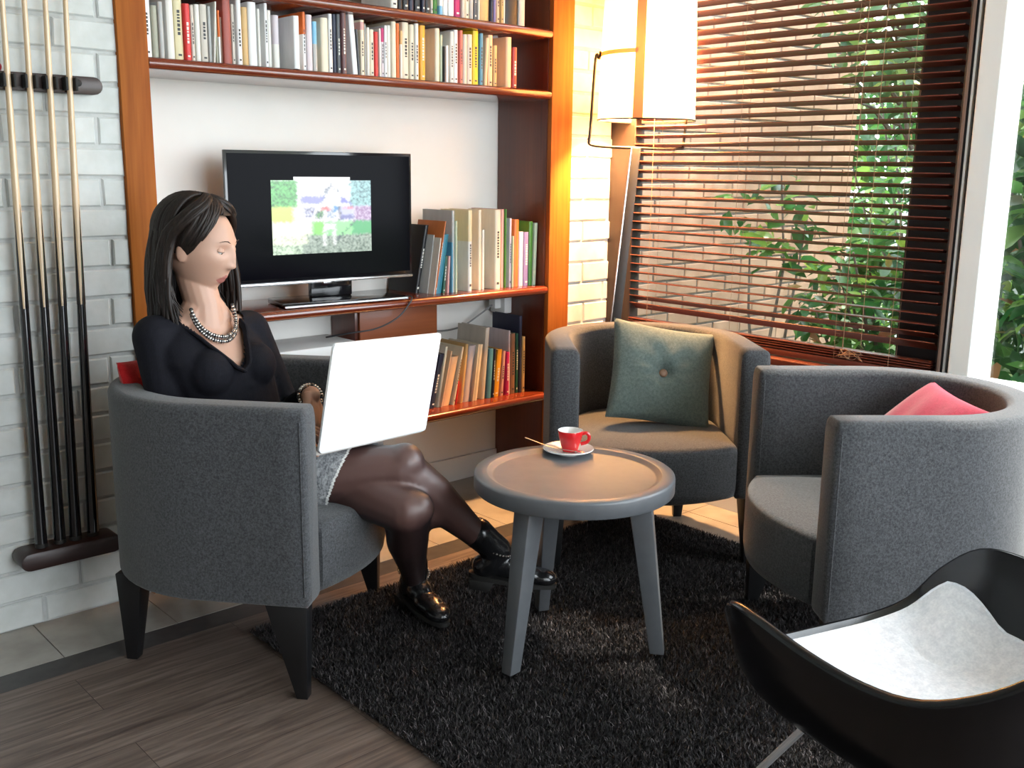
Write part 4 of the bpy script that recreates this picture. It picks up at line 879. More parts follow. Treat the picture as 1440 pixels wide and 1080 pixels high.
# the lit picture in the middle of the screen: a house and lawn
def tv_picture():
    nx, ny = 120, 92
    x0, x1, z0, z1 = .155, .530, .093, .345
    rr = random.Random(4)
    m_ = MB(); cols = []
    for j in range(ny + 1):
        for i in range(nx + 1):
            m_.v.append((x0 + (x1 - x0) * i / nx, -.0022, z0 + (z1 - z0) * j / ny))
    def colr(u, v):
        n = rr.random()
        if v > .62:
            if u < .25 and v < .96: c = (0.25, .75, .25) if n > .35 else (.03, .22, .06)
            elif u > .78 and v < .97: c = (.55, .85, .85) if n > .45 else (.10, .25, .30)
            else: c = (1.0, 1.0, 1.0)
            if .58 > u > .50 + .0 and .66 < v < .9 and abs((v - .90) + abs(u - .59) * 2.2) < .02: c = (.35, .4, .5)
            if .28 < u < .50 and .65 < v < .75: c = (.45, .45, .85)
            if .68 < u < .80 and .65 < v < .76 - (u - .68) * .9: c = (.35, .35, .75)
            if abs(abs(u - .59) * 1.25 + (v - .9)) < .012 and v > .78: c = (.3, .33, .4)
        elif v > .42:
            c = (.95, .93, .95)
            if u < .20: c = (.75, .90, .25)
            elif u < .30: c = (.92, .95, .75)
            if .31 < u < .42 and .48 < v < .60: c = (.10, .12, .35) if int(u * 90) % 4 and int(v * 60) % 3 else (.9, .9, 1)
            if .43 < u < .50 and .46 < v < .56: c = (.15, .25, .25) if n > .3 else (.3, .7, .2)
            if .48 < u < .575 and .57 < v < .615 + 0 * n: c = (.95, .12, .12)
            if .53 < u < .62 and .46 < v < .57: c = (.35, .45, .6) if int(u * 120) % 3 else (.95, .95, 1)
            if .60 < u < .67 and .55 < v < .64: c = (.15, .45, .75)
            if .68 < u < .82 and .44 < v < .62: c = (.70, .70, .88) if v > .5 else (.35, .35, .65)
            if .71 < u < .81 and .585 < v < .605: c = (.95, .15, .2)
            if u > .83: c = (.50, .30, .55) if n > .3 else (.85, .75, .9)
            if .66 < u < .68: c = (.3, .3, .4)
        else:
            if v > .24:
                c = (.45, .92, .45) if u > .38 else (.96, 1.0, .85)
                if u > .8: c = (.12, .62, .28)
                if .40 < u < .50: c = (.35, .85, .15)
            else:
                c = (.22 + .5 * n, .34 + .45 * n, .26 + .45 * n) if u > .28 else (.8, .95, .75)
                if n < .3: c = (.06, .16, .10)
            if u < .34 and v > .12 and rr.random() > .25: c = (.95, 1.0, .80)
            if (.50 < u < .525 or .60 < u < .62) and .10 < v < .40: c = (1, 1, 1)
            if .50 < u < .62 and .32 < v < .38: c = (1, 1, 1)
            if .62 < u < .85 and abs(v - (.15 + (u - .62) * 1.3)) < .012: c = (.15, .2, .25)
        return (c[0] ** 1.6, c[1] ** 1.6, c[2] ** 1.6, 1)
    raw = [[colr((i + .5 + rr.uniform(-2.2, 2.2)) / nx, (j + .5 + rr.uniform(-1.6, 1.6)) / ny) for i in range(nx)] for j in range(ny)]
    G = []
    for j in range(ny):
        row = []
        for i in range(nx):
            q = [raw[min(max(j + b, 0), ny - 1)][min(max(i + a, 0), nx - 1)] for a in (-1, 0, 1) for b in (-1, 0, 1)] + [raw[j][i]] * 3
            c = [sum(k[e] for k in q) / len(q) for e in range(3)]
            g = max(c) * .10 + .02
            row.append((c[0] * .92 + g, c[1] * .92 + g, c[2] * .92 + g, 1))
        G.append(row)
    for j in range(ny):
        for i in range(nx):
            a = j * (nx + 1) + i
            u, v = (i + .5) / nx, (j + .5) / ny
            if v > .955 and not (.22 < u < .78): continue
            m_.f.append((a, a + 1, a + nx + 2, a + nx + 1)); m_.m.append(0); cols.append(G[j][i])
    tvm(m_)
    me = m_.mesh('picture')
    at = me.color_attributes.new('pix', 'FLOAT_COLOR', 'CORNER')
    flat = []
    for c in cols: flat += list(c) * 4
    at.data.foreach_set('color', flat)
    mm = bpy.data.materials.new('lit_screen_picture'); nt, N, L, B = nodes(mm)
    a = N.new('ShaderNodeAttribute'); a.attribute_name = 'pix'
    B.inputs['Base Color'].default_value = (0.01, 0.01, 0.01, 1); B.inputs['Roughness'].default_value = .2
    L.new(a.outputs['Color'], B.inputs['Emission Color']); B.inputs['Emission Strength'].default_value = 0.45
    me.materials.append(mm)
    finish(me, 'picture', tv, False)
tv_picture()

# outlet and cables
t = thing('power_outlet', 'white surface socket box on the bookcase side below the TV shelf', 'socket', (RX - 0.001, 3.06, 0.70))
m_ = MB(); m_.box(-.04, 0, 0, .09, 0, .085); m_.build('socket_box', M['outlet'], t, True, .004)
m_ = MB(); m_.box(-.075, -.0405, .02, .06, .02, .06); m_.build('plug', M['outlet'], t, True, .006)
def cable(name, pts, r, m, label):
    return tag(MB().tube(bez(pts, 10), r, 8).build(name, m), label, 'cable')
cable('power_cable', [(2.715, 3.10, .735), (2.66, 3.11, .70), (2.58, 3.13, .655), (2.48, 3.14, .645), (2.36, 3.15, .665)], .0035, M['cable_grey'], 'grey cable sagging from the white socket towards the wooden box')
cable('power_cable', [(2.135, 2.905, .8345), (2.12, 2.85, .8365), (2.10, 2.838, .815), (2.05, 2.84, .77), (1.98, 2.87, .735), (1.90, 2.92, .72), (1.86, 3.0, .70)], .003, M['cable_dark'], 'thin cable hanging over the TV shelf edge in front of the wooden box')
cable('power_cable', [(1.665, 3.12, .796), (1.65, 3.10, .76), (1.66, 3.10, .72), (1.665, 3.11, .6855)], .003, M['cable_dark'], 'short black cable hanging below the TV shelf beside the woman')
# ================================================================== BLINDS
bl = thing('venetian_blind', 'dark red-brown wooden venetian blind hanging in the window', 'blind', (XW + 0.03, 2.09, 0.63))
HL = 0.645; nsl = 43; pitch = 0.0338
sm_ = MB()
prof = []
for k in range(7):
    a = -1 + 2 * k / 6
    prof.append((a * .0245, .0024 * (1 - a * a)))
ring = [(x, z + .0017) for x, z in prof] + [(x, z - .0017) for x, z in prof[::-1]]
sm_.loft([[(x, -HL, z) for x, z in ring], [(x, HL, z) for x, z in ring]])
s0 = sm_.build('slat', M['wood_blind'], bl, True, 0, angle=50)
zs = [0.108 + i * pitch for i in range(nsl)]
for i, z in enumerate(zs):
    s = s0 if i == 0 else s0.copy()
    if i: C.objects.link(s); s.parent = bl
    tilt = radians(13 + random.uniform(-1.2, 1.2)) if i > 3 else radians((34, 26, 4, 4)[i])
    s.location = (random.uniform(-.001, .001), random.uniform(-.002, .002), z)
    s.rotation_euler = (random.uniform(-.0015, .0015), tilt, 0)
for i in range(4):   # slats gathered on the rail
    s = s0.copy(); C.objects.link(s); s.parent = bl; s.location = (0, random.uniform(-.003, .003), .030 + i * .0085); s.rotation_euler = (0, radians(random.uniform(-2, 3)), 0)
m_ = MB(); m_.box(-.024, .024, -HL, HL, .001, .024); m_.build('bottom_rail', M['wood_blind'], bl, True, .003)
m_ = MB(); m_.box(-.028, .028, -HL, HL, 1.60, 1.65); m_.build('head_rail', M['wood_blind'], bl, True, .003)
M['cord'] = mat('tan_blind_cord', (0.34, 0.20, 0.12), .8)
for y in (.545, .14, -.30, -.50):
    m_ = MB()
    for x in (-.0262, .0262):
        m_.tube([(x, y, .024), (x, y, 1.60)], .0008, 5)
    for z in zs: m_.tube([(-.0262, y, z + .004), (.0262, y, z - .009)], .0006, 4)
    m_.build('ladder_cord', M['cord'], bl)
for y in (-.335, -.40):
    m_ = MB(); m_.tube([(-.034, y, 1.6), (-.034, y + .004, .9), (-.034, y - .002, .06 + (.02 if y < -.36 else 0))], .0011, 6); m_.build('pull_cord', M['cord'], bl)
m_ = MB()
rr = random.Random(3)
pp_ = [Vector((-.036 + rr.uniform(-.006, .004), -.36 + .07 * cos(a * 1.9 + rr.random()) * rr.random(), .045 + .018 * sin(a * 2.7))) for a in range(16)]
m_.tube(bez(pp_, 6), .0011, 5); m_.build('cord_tangle', M['cord'], bl)

# ================================================================== FLOOR LAMP
lc = Vector((3.055, 2.602, 0))
lamp = thing('floor_lamp', 'tall floor lamp with cream cylinder shade on a forked metal post in the corner', 'lamp', (2.99, 2.675, 0))
lo = -Vector((2.99, 2.675, 0))
ux = Vector((.74, -.6725, 0)); fy = Vector((.6725, .74, 0))
def lp(m_, name, m, **k):
    m_.v = [tuple(Vector(p) + lo) for p in m_.v]; return m_.build(name, m, lamp, **k)
rb, rt, zb_, zt_ = .186, .168, 1.468, 2.02
m_ = MB(); n = 64
def srad(z): return lerp(rb, rt, (z - zb_) / (zt_ - zb_))
zz = [lerp(zb_, zt_, k / 8) for k in range(9)]
m_.loft([[(lc.x + srad(z) * cos(2 * pi * k / n), lc.y + srad(z) * sin(2 * pi * k / n), z) for k in range(n)] for z in zz], 0, False)
lp(m_, 'lamp_shade', M['shade'])
def shadow_band(a0, a1, z0a, z1a, z0b, z1b):  # strip on the lamp shade, shaped as a shadow of its inner frame
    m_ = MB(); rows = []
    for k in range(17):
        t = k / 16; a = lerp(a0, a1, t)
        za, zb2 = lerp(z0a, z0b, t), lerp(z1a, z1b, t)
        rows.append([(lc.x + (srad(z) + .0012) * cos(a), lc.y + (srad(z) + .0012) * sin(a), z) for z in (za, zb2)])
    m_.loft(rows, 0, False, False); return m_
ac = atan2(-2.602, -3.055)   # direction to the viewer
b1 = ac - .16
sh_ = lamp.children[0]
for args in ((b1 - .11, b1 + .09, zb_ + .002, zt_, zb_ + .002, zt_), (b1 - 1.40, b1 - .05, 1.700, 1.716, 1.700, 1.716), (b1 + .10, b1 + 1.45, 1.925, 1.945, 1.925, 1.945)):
    m_ = shadow_band(*args); m_.v = [tuple(Vector(p) + lo) for p in m_.v]
    m_.build('band', M['shade_band'], sh_)  # coloured strips stand in for the frame's shadows
m_ = MB(); m_.lathe([(rb - .001, -.002), (rb + .0015, -.002), (rb + .0015, .003), (rb - .001, .003), (rb - .001, -.002)], 64, 0, (lc.x, lc.y, zb_)); lp(m_, 'rim_wire', M['rod'])
m_ = MB(); m_.ball((lc.x, lc.y, 1.765), (.036, .036, .048)); lp(m_, 'bulb', M['bulb'])
m_ = MB(); m_.lathe([(.001, .12), (.02, .12), (.02, .045), (.001, .045)], 16, 0, (lc.x, lc.y, 1.765)); lp(m_, 'bulb_holder', M['rod'])
top = Vector((3.01, 2.607, 1.366))
piv = Vector((lc.x, lc.y, 1.69))
pts = [piv - ux * .181 + Vector((0, 0, .03)), piv - ux * .186 + Vector((0, 0, .004)), piv - ux * .200, top - ux * .178 + Vector((0, 0, .06)), top - ux * .182 + Vector((0, 0, .03)), top - ux * .160 + Vector((0, 0, .006)), top, top + ux * .165 + fy * .05 + Vector((0, 0, .0)), top + ux * .19 + fy * .06 + Vector((0, 0, .03)), piv + ux * .17 + fy * .085 + Vector((0, 0, -.1)), piv + ux * .165 + fy * .085]
m_ = MB(); m_.tube(bez(pts, 8), .0055, 10); lp(m_, 'fork', M['rod'])
foot = Vector((2.93, 2.685, .02)); dr = (top - foot)
m_ = MB()
hw = .019; hd = .012
for (p, q) in ((foot, top),):
    m_.loft([[p - ux * hw - fy * hd, p + ux * hw - fy * hd, p + ux * hw + fy * hd, p - ux * hw + fy * hd], [q - ux * hw * .9 - fy * hd, q + ux * hw * .9 - fy * hd, q + ux * hw * .9 + fy * hd, q - ux * hw * .9 + fy * hd]])
lp(m_, 'post', M['stem'], bevel=.003)
m_ = MB(); m_.tube([foot - ux * (hw + .003) - fy * hd, top - ux * (hw * .9 + .003) - fy * hd], .003, 6); lp(m_, 'edge_strip', M['silver'])  # bright strip standing in for light on the post's edge
m_ = MB(); m_.lathe([(.001, .001), (.125, .001), (.125, .014), (.12, .018), (.001, .018)], 40, 0, (foot.x, foot.y, 0)); lp(m_, 'base', M['stem'])
ld = bpy.data.lights.new('lamp_light', 'POINT'); ld.energy = 150; ld.color = (1.0, .52, .20); ld.shadow_soft_size = .05
lo_ = bpy.data.objects.new('lamp_light', ld); C.objects.link(lo_); lo_.location = (lc.x, lc.y, 1.70)

# ================================================================== TUB ARMCHAIRS
ZT, ZB = 0.735, 0.245
RO, TH, AL = 0.345, 0.088, 0.28
def u_path(r, al=AL, n=26, fr=0.0):
    pts = [(-r, al - fr, (-1, 0))]
    for k in range(4): pts.append((-r, (al - fr) * (1 - (k + 1) / 4), (-1, 0)))
    for k in range(1, n):
        a = pi + pi * k / n
        pts.append((r * cos(a), r * sin(a), (cos(a), sin(a))))
    for k in range(5): pts.append((r, (al - fr) * k / 4, (1, 0)))
    return pts
def make_armchair(label, group):
    t = thing('tub_armchair', label, 'armchair', (0, 0, 0), 0, group)
    m_ = MB()
    rc = RO - TH / 2
    path = u_path(rc)
    ht = TH / 2; rr_ = 0.022
    sec = []     # cross-section in (offset outward, z), rounded top
    def arc(cx, cz, r, a0, a1, n): return [(cx + r * cos(lerp(a0, a1, k / n)), cz + r * sin(lerp(a0, a1, k / n))) for k in range(n + 1)]
    sec += arc(ht - rr_, ZT - rr_, rr_, 0, pi / 2, 5)
    sec += arc(-ht + rr_, ZT - rr_, rr_, pi / 2, pi, 5)
    sec += arc(-ht + .008, ZB + .008, .008, pi, 1.5 * pi, 2)
    sec += arc(ht - .008, ZB + .008, .008, 1.5 * pi, 2 * pi, 2)
    rings = []
    fe = 0.010
    def R_(x, y, nn, shrink=1.0, dy=0.0):
        out = []
        for (o, z) in sec:
            oo = o * shrink if shrink < 1 else o
            zz_ = z if shrink == 1 else (ZT + ZB) / 2 + (z - (ZT + ZB) / 2) * (1 - (1 - shrink) * .22)
            out.append((x + nn[0] * oo, y + nn[1] * oo + dy, zz_))
        return out
    x, y, nn = path[0]
    rings.append(R_(x, y, nn, .72, 0.0)); rings.append(R_(x, y, nn, .92, -.005)); 
    p2 = [(px, py - fe if i in (0, len(path) - 1) else py, q) for i, (px, py, q) in enumerate(path)]
    for (px, py, q) in p2: rings.append(R_(px, py, q))
    x, y, nn = path[-1]
    rings.append(R_(x, y, nn, .92, -.005)); rings.append(R_(x, y, nn, .72, 0.0))
    m_.loft(rings)
    m_.build('shell', M['grey_fabric'], t, True, 0, angle=60)
    # seams along the front edges of both arms
    for s in (-1, 1):
        m_ = MB()
        for e in (-1, 1):
            xx = s * rc + e * (ht + .0006)
            m_.tube([(xx, AL - .012, ZB + .03), (xx, AL - .012, ZT - .03)], .0016, 6)
        m_.build('seam', M['grey_fabric'], t)
    # seat with a bowed front
    ri = RO - TH - .002
    out = []
    n = 22
    for k in range(n + 1):
        a = pi + pi * k / n
        out.append((ri * cos(a), ri * sin(a)))
    nf = 16; bow = .075
    for k in range(nf + 1):
        xx = lerp(ri, -ri, k / nf)
        out.append((xx, AL + .004 + bow * (1 - (xx / ri) ** 2)))
    cx, cy = 0, .06
    def sc_(f, z): return [(cx + (x - cx) * f, cy + (y - cy) * f, z) for x, y in out]
    zs_ = .43
    m_ = MB()
    m_.loft([sc_(.93, ZB + .001), sc_(.985, ZB + .012), sc_(1, ZB + .04), sc_(1, zs_ - .028), sc_(.992, zs_ - .012), sc_(.972, zs_ - .003), sc_(.93, zs_ + .002), sc_(.6, zs_ + .010), sc_(.25, zs_ + .013)])
    m_.build('seat', M['grey_fabric'], t, True, 0, angle=60)
    for (lx, ly, tx, ty) in ((-.33, .265, -.292, .215), (.33, .265, .292, .215), (-.19, -.265, -.16, -.20), (.19, -.265, .16, -.20)):
        m_ = MB()
        sx = 1 if lx > 0 else -1; sy = 1 if ly > 0 else -1
        fr = ly > 0
        w1, d1 = (.032, .055) if fr else (.045, .05)
        ox = sx * .338 if fr else lx; oy = .268 if fr else ly
        # top block narrows towards the floor, keeping its outer edge upright
        topq = [(ox, oy), (ox - sx * w1 * 1.5, oy), (ox - sx * w1 * 1.5, oy - sy * d1 * 1.9), (ox, oy - sy * d1 * 1.9)]
        botq = [(ox - sx * .006, oy - sy * .006), (ox - sx * .034, oy - sy * .006), (ox - sx * .034, oy - sy * .034), (ox - sx * .006, oy - sy * .034)]
        if not fr:
            topq = [(lx + a, ly + b) for a, b in ((-.033, -.02), (.033, -.02), (.033, .05), (-.033, .05))]
            botq = [(lx + a, ly + b) for a, b in ((-.015, -.015), (.015, -.015), (.015, .015), (-.015, .015))]
        m_.loft([[(x, y, 0.0) for x, y in botq], [(x, y, ZB + .002) for x, y in topq]])
        m_.build('leg', M['black_leg'], t, True, .002)
    return t
def face_rz(fx, fy_): return atan2(fy_, fx) - pi / 2
GA = 'grey tub armchairs around the round table'
armA = make_armchair('grey tub armchair the woman sits in, beside the cue rack', GA)
armA.location = (1.247, 2.412, 0); armA.rotation_euler.z = face_rz(.64, -.77)
armB = copy_tree(armA); armB.name = 'tub_armchair'; armB['label'] = 'grey tub armchair with the sage cushion, below the blinds beside the bookcase'
armB.location = (2.612, 2.185, 0); armB.rotation_euler.z = face_rz(-.64, -.77)
armC = copy_tree(armA); armC['label'] = 'grey tub armchair with the crimson cushion, below the clear window pane'
armC.location = (2.454, 1.211, 0); armC.rotation_euler.z = face_rz(-.77, .64)

# ------------------------------------------------------------------ cushions
def pillow(w, h, th, n=36, dimple=True, pinch=.06):
    m_ = MB(); F = []
    def pt(i, j, s):
        u = -1 + 2 * i / n; v = -1 + 2 * j / n
        e = max(0.0, (1 - u ** 2) * (1 - v ** 2))
        z = th * (e ** .38)
        r = sqrt(u * u + v * v)
        if dimple:
            z *= 1 - .75 * math.exp(-(r / .17) ** 2)
            a = atan2(v, u)
            z *= 1 - .10 * math.exp(-((r - .35) / .25) ** 2) * (0.5 + .5 * cos(a * 7 + 1.3 * sin(a * 2)))
        z += .003 * sin(u * 9 + v * 4) * e
        x = u * (1 - pinch * (1 - v * v)) * w / 2; y = v * (1 - pinch * (1 - u * u)) * h / 2
        return (x, y, s * z)
    for s in (1, -1):
        rows = [[pt(i, j, s) for i in range(n + 1)] for j in range(n + 1)]
        m_.loft(rows, 0, False, False)
    return m_
def orient(xaxis, yaxis, loc):
    x = Vector(xaxis).normalized(); y = Vector(yaxis); y = (y - x * y.dot(x)).normalized(); z = x.cross(y)
    m4 = Matrix((x, y, z)).transposed().to_4x4(); m4.translation = Vector(loc); return m4
t = thing('cushion', 'sage green cushion with a wooden button leaning in the middle armchair', 'cushion')
pillow(.365, .355, .058).build('cover', M['teal_fabric'], t, True, angle=80)
m_ = MB(); m_.ball((0, 0, .024), (.015, .015, .007), 0, 18, 8); m_.build('button', noisy('button_wood', [(.3, (.20, .10, .06)), (.7, (.32, .18, .11))], (60, 60, 60), .4), t)
t.matrix_world = orient((.80, -.60, -.17), (.36, .30, .88), (2.652, 2.148, .600))
t = thing('cushion', 'crimson cushion lying in the right armchair behind its near arm', 'cushion')
pillow(.345, .345, .052, dimple=False).build('cover', M['crimson_fabric'], t, True, angle=80)
t.matrix_world = orient((-.64, -.77, -.03), (.58, -.48, .66), (2.488, 1.178, .603))
t = thing('cushion', 'red cushion behind the back of the seated woman', 'cushion')
pillow(.30, .34, .042, dimple=False).build('cover', M['red_fabric'], t, True, angle=80)
t.matrix_world = orient((.85, .53, 0), (-.15, .2, .97), (1.098, 2.568, .625))

# ================================================================== TABLE, CUP
tc = Vector((1.828, 1.756, 0))
tb_ = thing('side_table', 'round grey wooden tray-top table on three legs', 'table', tc)
m_ = MB(); RT = .262; zt = .512
m_.lathe([(.001, zt - .010), (RT - .052, zt - .010), (RT - .046, zt - .0085), (RT - .036, zt - .001), (RT - .032, zt), (RT - .005, zt), (RT - .001, zt - .003), (RT, zt - .008), (RT, zt - .040), (RT - .003, zt - .044), (.001, zt - .044)], 96)
m_.build('tabletop', M['table_grey'], tb_, True, 0, angle=50)
for (fx, fyy) in ((1.575, 1.737), (1.978, 1.547), (1.931, 1.983)):
    d = Vector((fx - tc.x, fyy - tc.y, 0)); L_ = d.length; d.normalize(); e = Vector((-d.y, d.x, 0))
    m_ = MB()
    f = d * (L_ - .022); tp = d * (L_ - .085)
    def q(c, a, b, z): return [c - d * a - e * b + Vector((0, 0, z)), c + d * a - e * b + Vector((0, 0, z)), c + d * a + e * b + Vector((0, 0, z)), c - d * a + e * b + Vector((0, 0, z))]
    m_.loft([q(f, .019, .016, .026), q(tp, .030, .027, zt - .0445)])
    m_.build('leg', M['table_grey'], tb_, True, .003)
    m_ = MB(); m_.loft([q(tp - d * .05, .05, .02, zt - .075), q(tp - d * .05, .05, .02, zt - .0445)]) if False else None
sp = Vector((1.957, 1.905, zt - .0098))
sa = thing('saucer', 'white saucer under the red cup on the round table', 'saucer', sp)
MB().lathe([(.001, .004), (.028, .004), (.032, .006), (.068, .013), (.0715, .016), (.0705, .018), (.066, .0165), (.034, .0095), (.026, .0075), (.001, .0075)], 48).build('dish', M['cup_white'], sa)
m_ = MB(); m_.lathe([(.026, 0), (.031, 0), (.033, .0055), (.026, .0045), (.026, 0)], 40); m_.build('foot_ring', M['cup_white'], sa)
cp = thing('espresso_cup', 'small red cup with white inside on the saucer', 'cup', sp + Vector((.004, -.003, .0077)), -.70)
MB().lathe([(.001, .001), (.021, .001), (.0225, .004), (.027, .020), (.0335, .044), (.0355, .0595), (.0350, .0605)], 48).build('body', M['cup_red'], cp)
MB().lathe([(.0349, .0606), (.0340, .0608), (.0328, .058), (.030, .036), (.024, .012), (.001, .009)], 48).build('lining', M['cup_white'], cp)
MB().lathe([(.001, .040), (.0302, .040)], 40).build('coffee', M['coffee'], cp)
MB().tube(bez([(.0335, 0, .050), (.046, 0, .0515), (.053, 0, .040), (.047, 0, .026), (.029, 0, .020)], 8), .0038, 10, flat=1.3).build('handle', M['cup_red'], cp)
spn = thing('teaspoon', 'small steel teaspoon resting on the saucer rim', 'spoon', sp)
pts = bez([(-.004, -.036, .0148), (-.018, -.022, .0178), (-.045, .02, .022), (-.072, .080, .037), (-.078, .094, .040)], 8)
n_ = len(pts)
MB().tube(pts, [.0034 if i < 3 else .0016 + .0012 * (i / n_) for i in range(n_)], 8, flat=.5).build('handle', M['steel'], spn)
m_ = MB(); m_.ball((.004, -.043, .0138), (.010, .0155, .0025)); m_.build('bowl', M['steel'], spn)

# ================================================================== RUG
rg = thing('shag_rug', 'dark brown-black shag rug under the table', 'rug', (1.22, .12, 0))
m_ = MB(); m_.box(0.01, 1.60, 0.0, 2.285, 0.0012, .012); m_.build('backing', M['rug_base'], rg, True, .004)
def pile():
    rr = random.Random(9)
    V = []; F = []
    n = 270000
    for i in range(n):
        x = rr.uniform(0, 1.61); y = rr.uniform(0.3, 2.295)
        h = rr.uniform(.008, .018); a = rr.uniform(0, 2 * pi)
        edge = min(x, 1.61 - x, 2.295 - y)
        if edge < .01: h *= .8
        dx, dy = rr.gauss(0, .006), rr.gauss(0, .006)
        w = rr.uniform(.0007, .0013); cx, cy = cos(a) * w, sin(a) * w
        o = len(V)
        V += [(x - cx, y - cy, .010), (x + cx, y + cy, .010), (x + dx * .4 + cx, y + dy * .4 + cy, .010 + h * .6), (x + dx * .4 - cx, y + dy * .4 - cy, .010 + h * .6), (x + dx, y + dy, .010 + h)]
        F += [(o, o + 1, o + 2, o + 3), (o + 3, o + 2, o + 4)]
    me = bpy.data.meshes.new('pile'); me.from_pydata(V, [], F); me.materials.append(M['pile'])
    o = finish(me, 'pile', rg, False); o['kind'] = 'stuff'
pile()

# ================================================================== SHELL ROCKING CHAIR (bottom right)
ec = Vector((1.68, .81, 0)); ef = Vector((.287, .958, 0))
rk = thing('shell_armchair', 'black moulded plastic shell armchair with a pale seat pad', 'chair', ec, face_rz(ef.x, ef.y))
RIM = [(0, .155, .395), (.12, .15, .40), (.205, .135, .425), (.262, .11, .49), (.302, .055, .545), (.318, -.03, .556), (.315, -.14, .545), (.302, -.25, .54), (.285, -.34, .555), (.25, -.42, .60), (.19, -.475, .655), (.10, -.505, .685), (0, -.512, .69)]
half = bez(RIM, 4)
rimp = half + [Vector((-p.x, p.y, p.z)) for p in half[-2:0:-1]]
SEAT = Vector((0, -.13, .335))
nr = 22
def shellpt(B, s):
    # B rim point; s 0..1 from seat middle to rim
    def ss(a, b, v):
        t_ = max(0.0, min(1.0, (v - a) / (b - a))); return t_ * t_ * (3 - 2 * t_)
    fr = ss(-.02, .14, B.y) * (1 - ss(.15, .275, abs(B.x)))
    z = SEAT.z + (B.z - SEAT.z) * lerp(s ** 5.0, s ** 2.4, fr)
    k = lerp(1 - (1 - s) ** 1.45, s, fr * .8)
    return Vector((lerp(SEAT.x, B.x, k), lerp(SEAT.y, B.y, k), z))
rings_in = [[shellpt(B, .04 + .96 * i / nr) for B in rimp] for i in range(nr + 1)]
def outset(B, d, dz):
    r = Vector((B.x, B.y + .15, 0)); r.normalize(); return Vector((B.x, B.y, B.z)) + r * d + Vector((0, 0, dz))
lip = [[outset(B, .006, .001) for B in rimp], [outset(B, .012, -.003) for B in rimp], [outset(B, .014, -.009) for B in rimp]]
rings_out = []
for i in range(nr - 1, -1, -1):
    s = .04 + .96 * i / nr
    row = []
    for B in rimp:
        p = shellpt(B, s); r = Vector((p.x, p.y + .13, 0))
        if r.length > 1e-6: r.normalize()
        row.append(p + r * .007 * s + Vector((0, 0, -.007)))
    rings_out.append(row)
m_ = MB(); m_.loft(rings_in + lip + rings_out)
m_.build('shell', M['black_plastic'], rk, True, 0, angle=70)
# pale layer following the bowl, standing in for window glare on the shell
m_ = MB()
glare_top = []
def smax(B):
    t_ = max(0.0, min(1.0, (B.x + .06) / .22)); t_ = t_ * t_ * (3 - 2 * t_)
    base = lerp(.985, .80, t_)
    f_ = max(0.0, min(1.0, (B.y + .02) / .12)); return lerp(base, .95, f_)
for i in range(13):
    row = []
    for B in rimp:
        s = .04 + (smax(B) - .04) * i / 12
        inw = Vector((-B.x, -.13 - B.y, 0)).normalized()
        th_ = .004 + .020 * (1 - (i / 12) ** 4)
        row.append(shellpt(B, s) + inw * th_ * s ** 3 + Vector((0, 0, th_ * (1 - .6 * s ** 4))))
    glare_top.append(row)
glare_under = [[shellpt(B, smax(B)) + Vector((0, 0, .0012)) for B in rimp], [shellpt(B, .3) + Vector((0, 0, .0012)) for B in rimp]]
m_.loft(glare_top + glare_under)
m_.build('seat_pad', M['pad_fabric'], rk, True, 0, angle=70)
for sx in (-1, 1):
    for (a, b) in (((sx * .13, .0, .322), (sx * .225, .17, .034)), ((sx * .10, .02, .322), (sx * .205, .185, .034)), ((sx * .13, -.24, .322), (sx * .225, -.40, .034)), ((sx * .10, -.26, .322), (sx * .205, -.415, .034)), ((sx * .19, .11, .13), (-sx * .11, -.26, .30)), ((sx * .19, -.34, .13), (-sx * .11, .02, .30))):
        m_ = MB(); m_.tube([a, b], .0048, 8); m_.build('wire_leg', M['wire_steel'], rk)
    for y in (.18, -.41):
        m_ = MB(); m_.lathe([(.001, .014), (.018, .014), (.018, .034), (.012, .040), (.001, .040)], 14, 0, (sx * .216, y, 0)); m_.build('foot', M['sole'], rk)

# ================================================================== LAPTOP
LB = Vector((1.240, 2.052, .600)); lw, lh = .405, .278
wv = Vector((cos(.226) * cos(-.06), sin(.226) * cos(-.06), sin(-.06)))
nv = Vector((sin(.226), -cos(.226), 0))
uv_ = Vector((0, 0, 1)) * cos(.161) + nv * sin(.161); uv_ = (uv_ - wv * uv_.dot(wv)).normalized()
lap = thing('laptop', 'open silver laptop on the lap of the woman, lid turned to the camera', 'laptop', LB)
def rrect(w, h, r, n=6):
    out = []
    for cx, cy, a0 in ((w - r, r, -pi / 2), (w - r, h - r, 0), (r, h - r, pi / 2), (r, r, pi)):
        out += [(cx + r * cos(a0 + pi / 2 * k / n), cy + r * sin(a0 + pi / 2 * k / n)) for k in range(n + 1)]
    return out
ln = wv.cross(uv_)   # towards the camera side of the lid
def L3(x, y, z, U=uv_, Nn=ln): return wv * x + U * y + Nn * z
m_ = MB(); rr2 = rrect(lw, lh, .013)
def ins(d): return [(min(max(x, d), lw - d), min(max(y, d), lh - d)) for x, y in rr2]
m_.loft([[L3(x, y, -.003) for x, y in rr2], [L3(x, y, .003) for x, y in rr2], [L3(x, y, .0048) for x, y in ins(.003)], [L3(x, y, .0052) for x, y in ins(.007)]])
m_.build('lid', M['laptop'], lap, True, 0, angle=50)
m_ = MB(); m_.loft([[L3(x, y, -.0045) for x, y in ins(.008)], [L3(x, y, -.0032) for x, y in ins(.008)]]); m_.build('screen', M['screen_dark'], lap, False)
bv = (-nv + Vector((0, 0, .02))); bv = (bv - wv * bv.dot(wv)).normalized(); bn = wv.cross(bv)
if bn.z < 0: bn = -bn
def B3(x, y, z): return wv * x + bv * y + bn * z
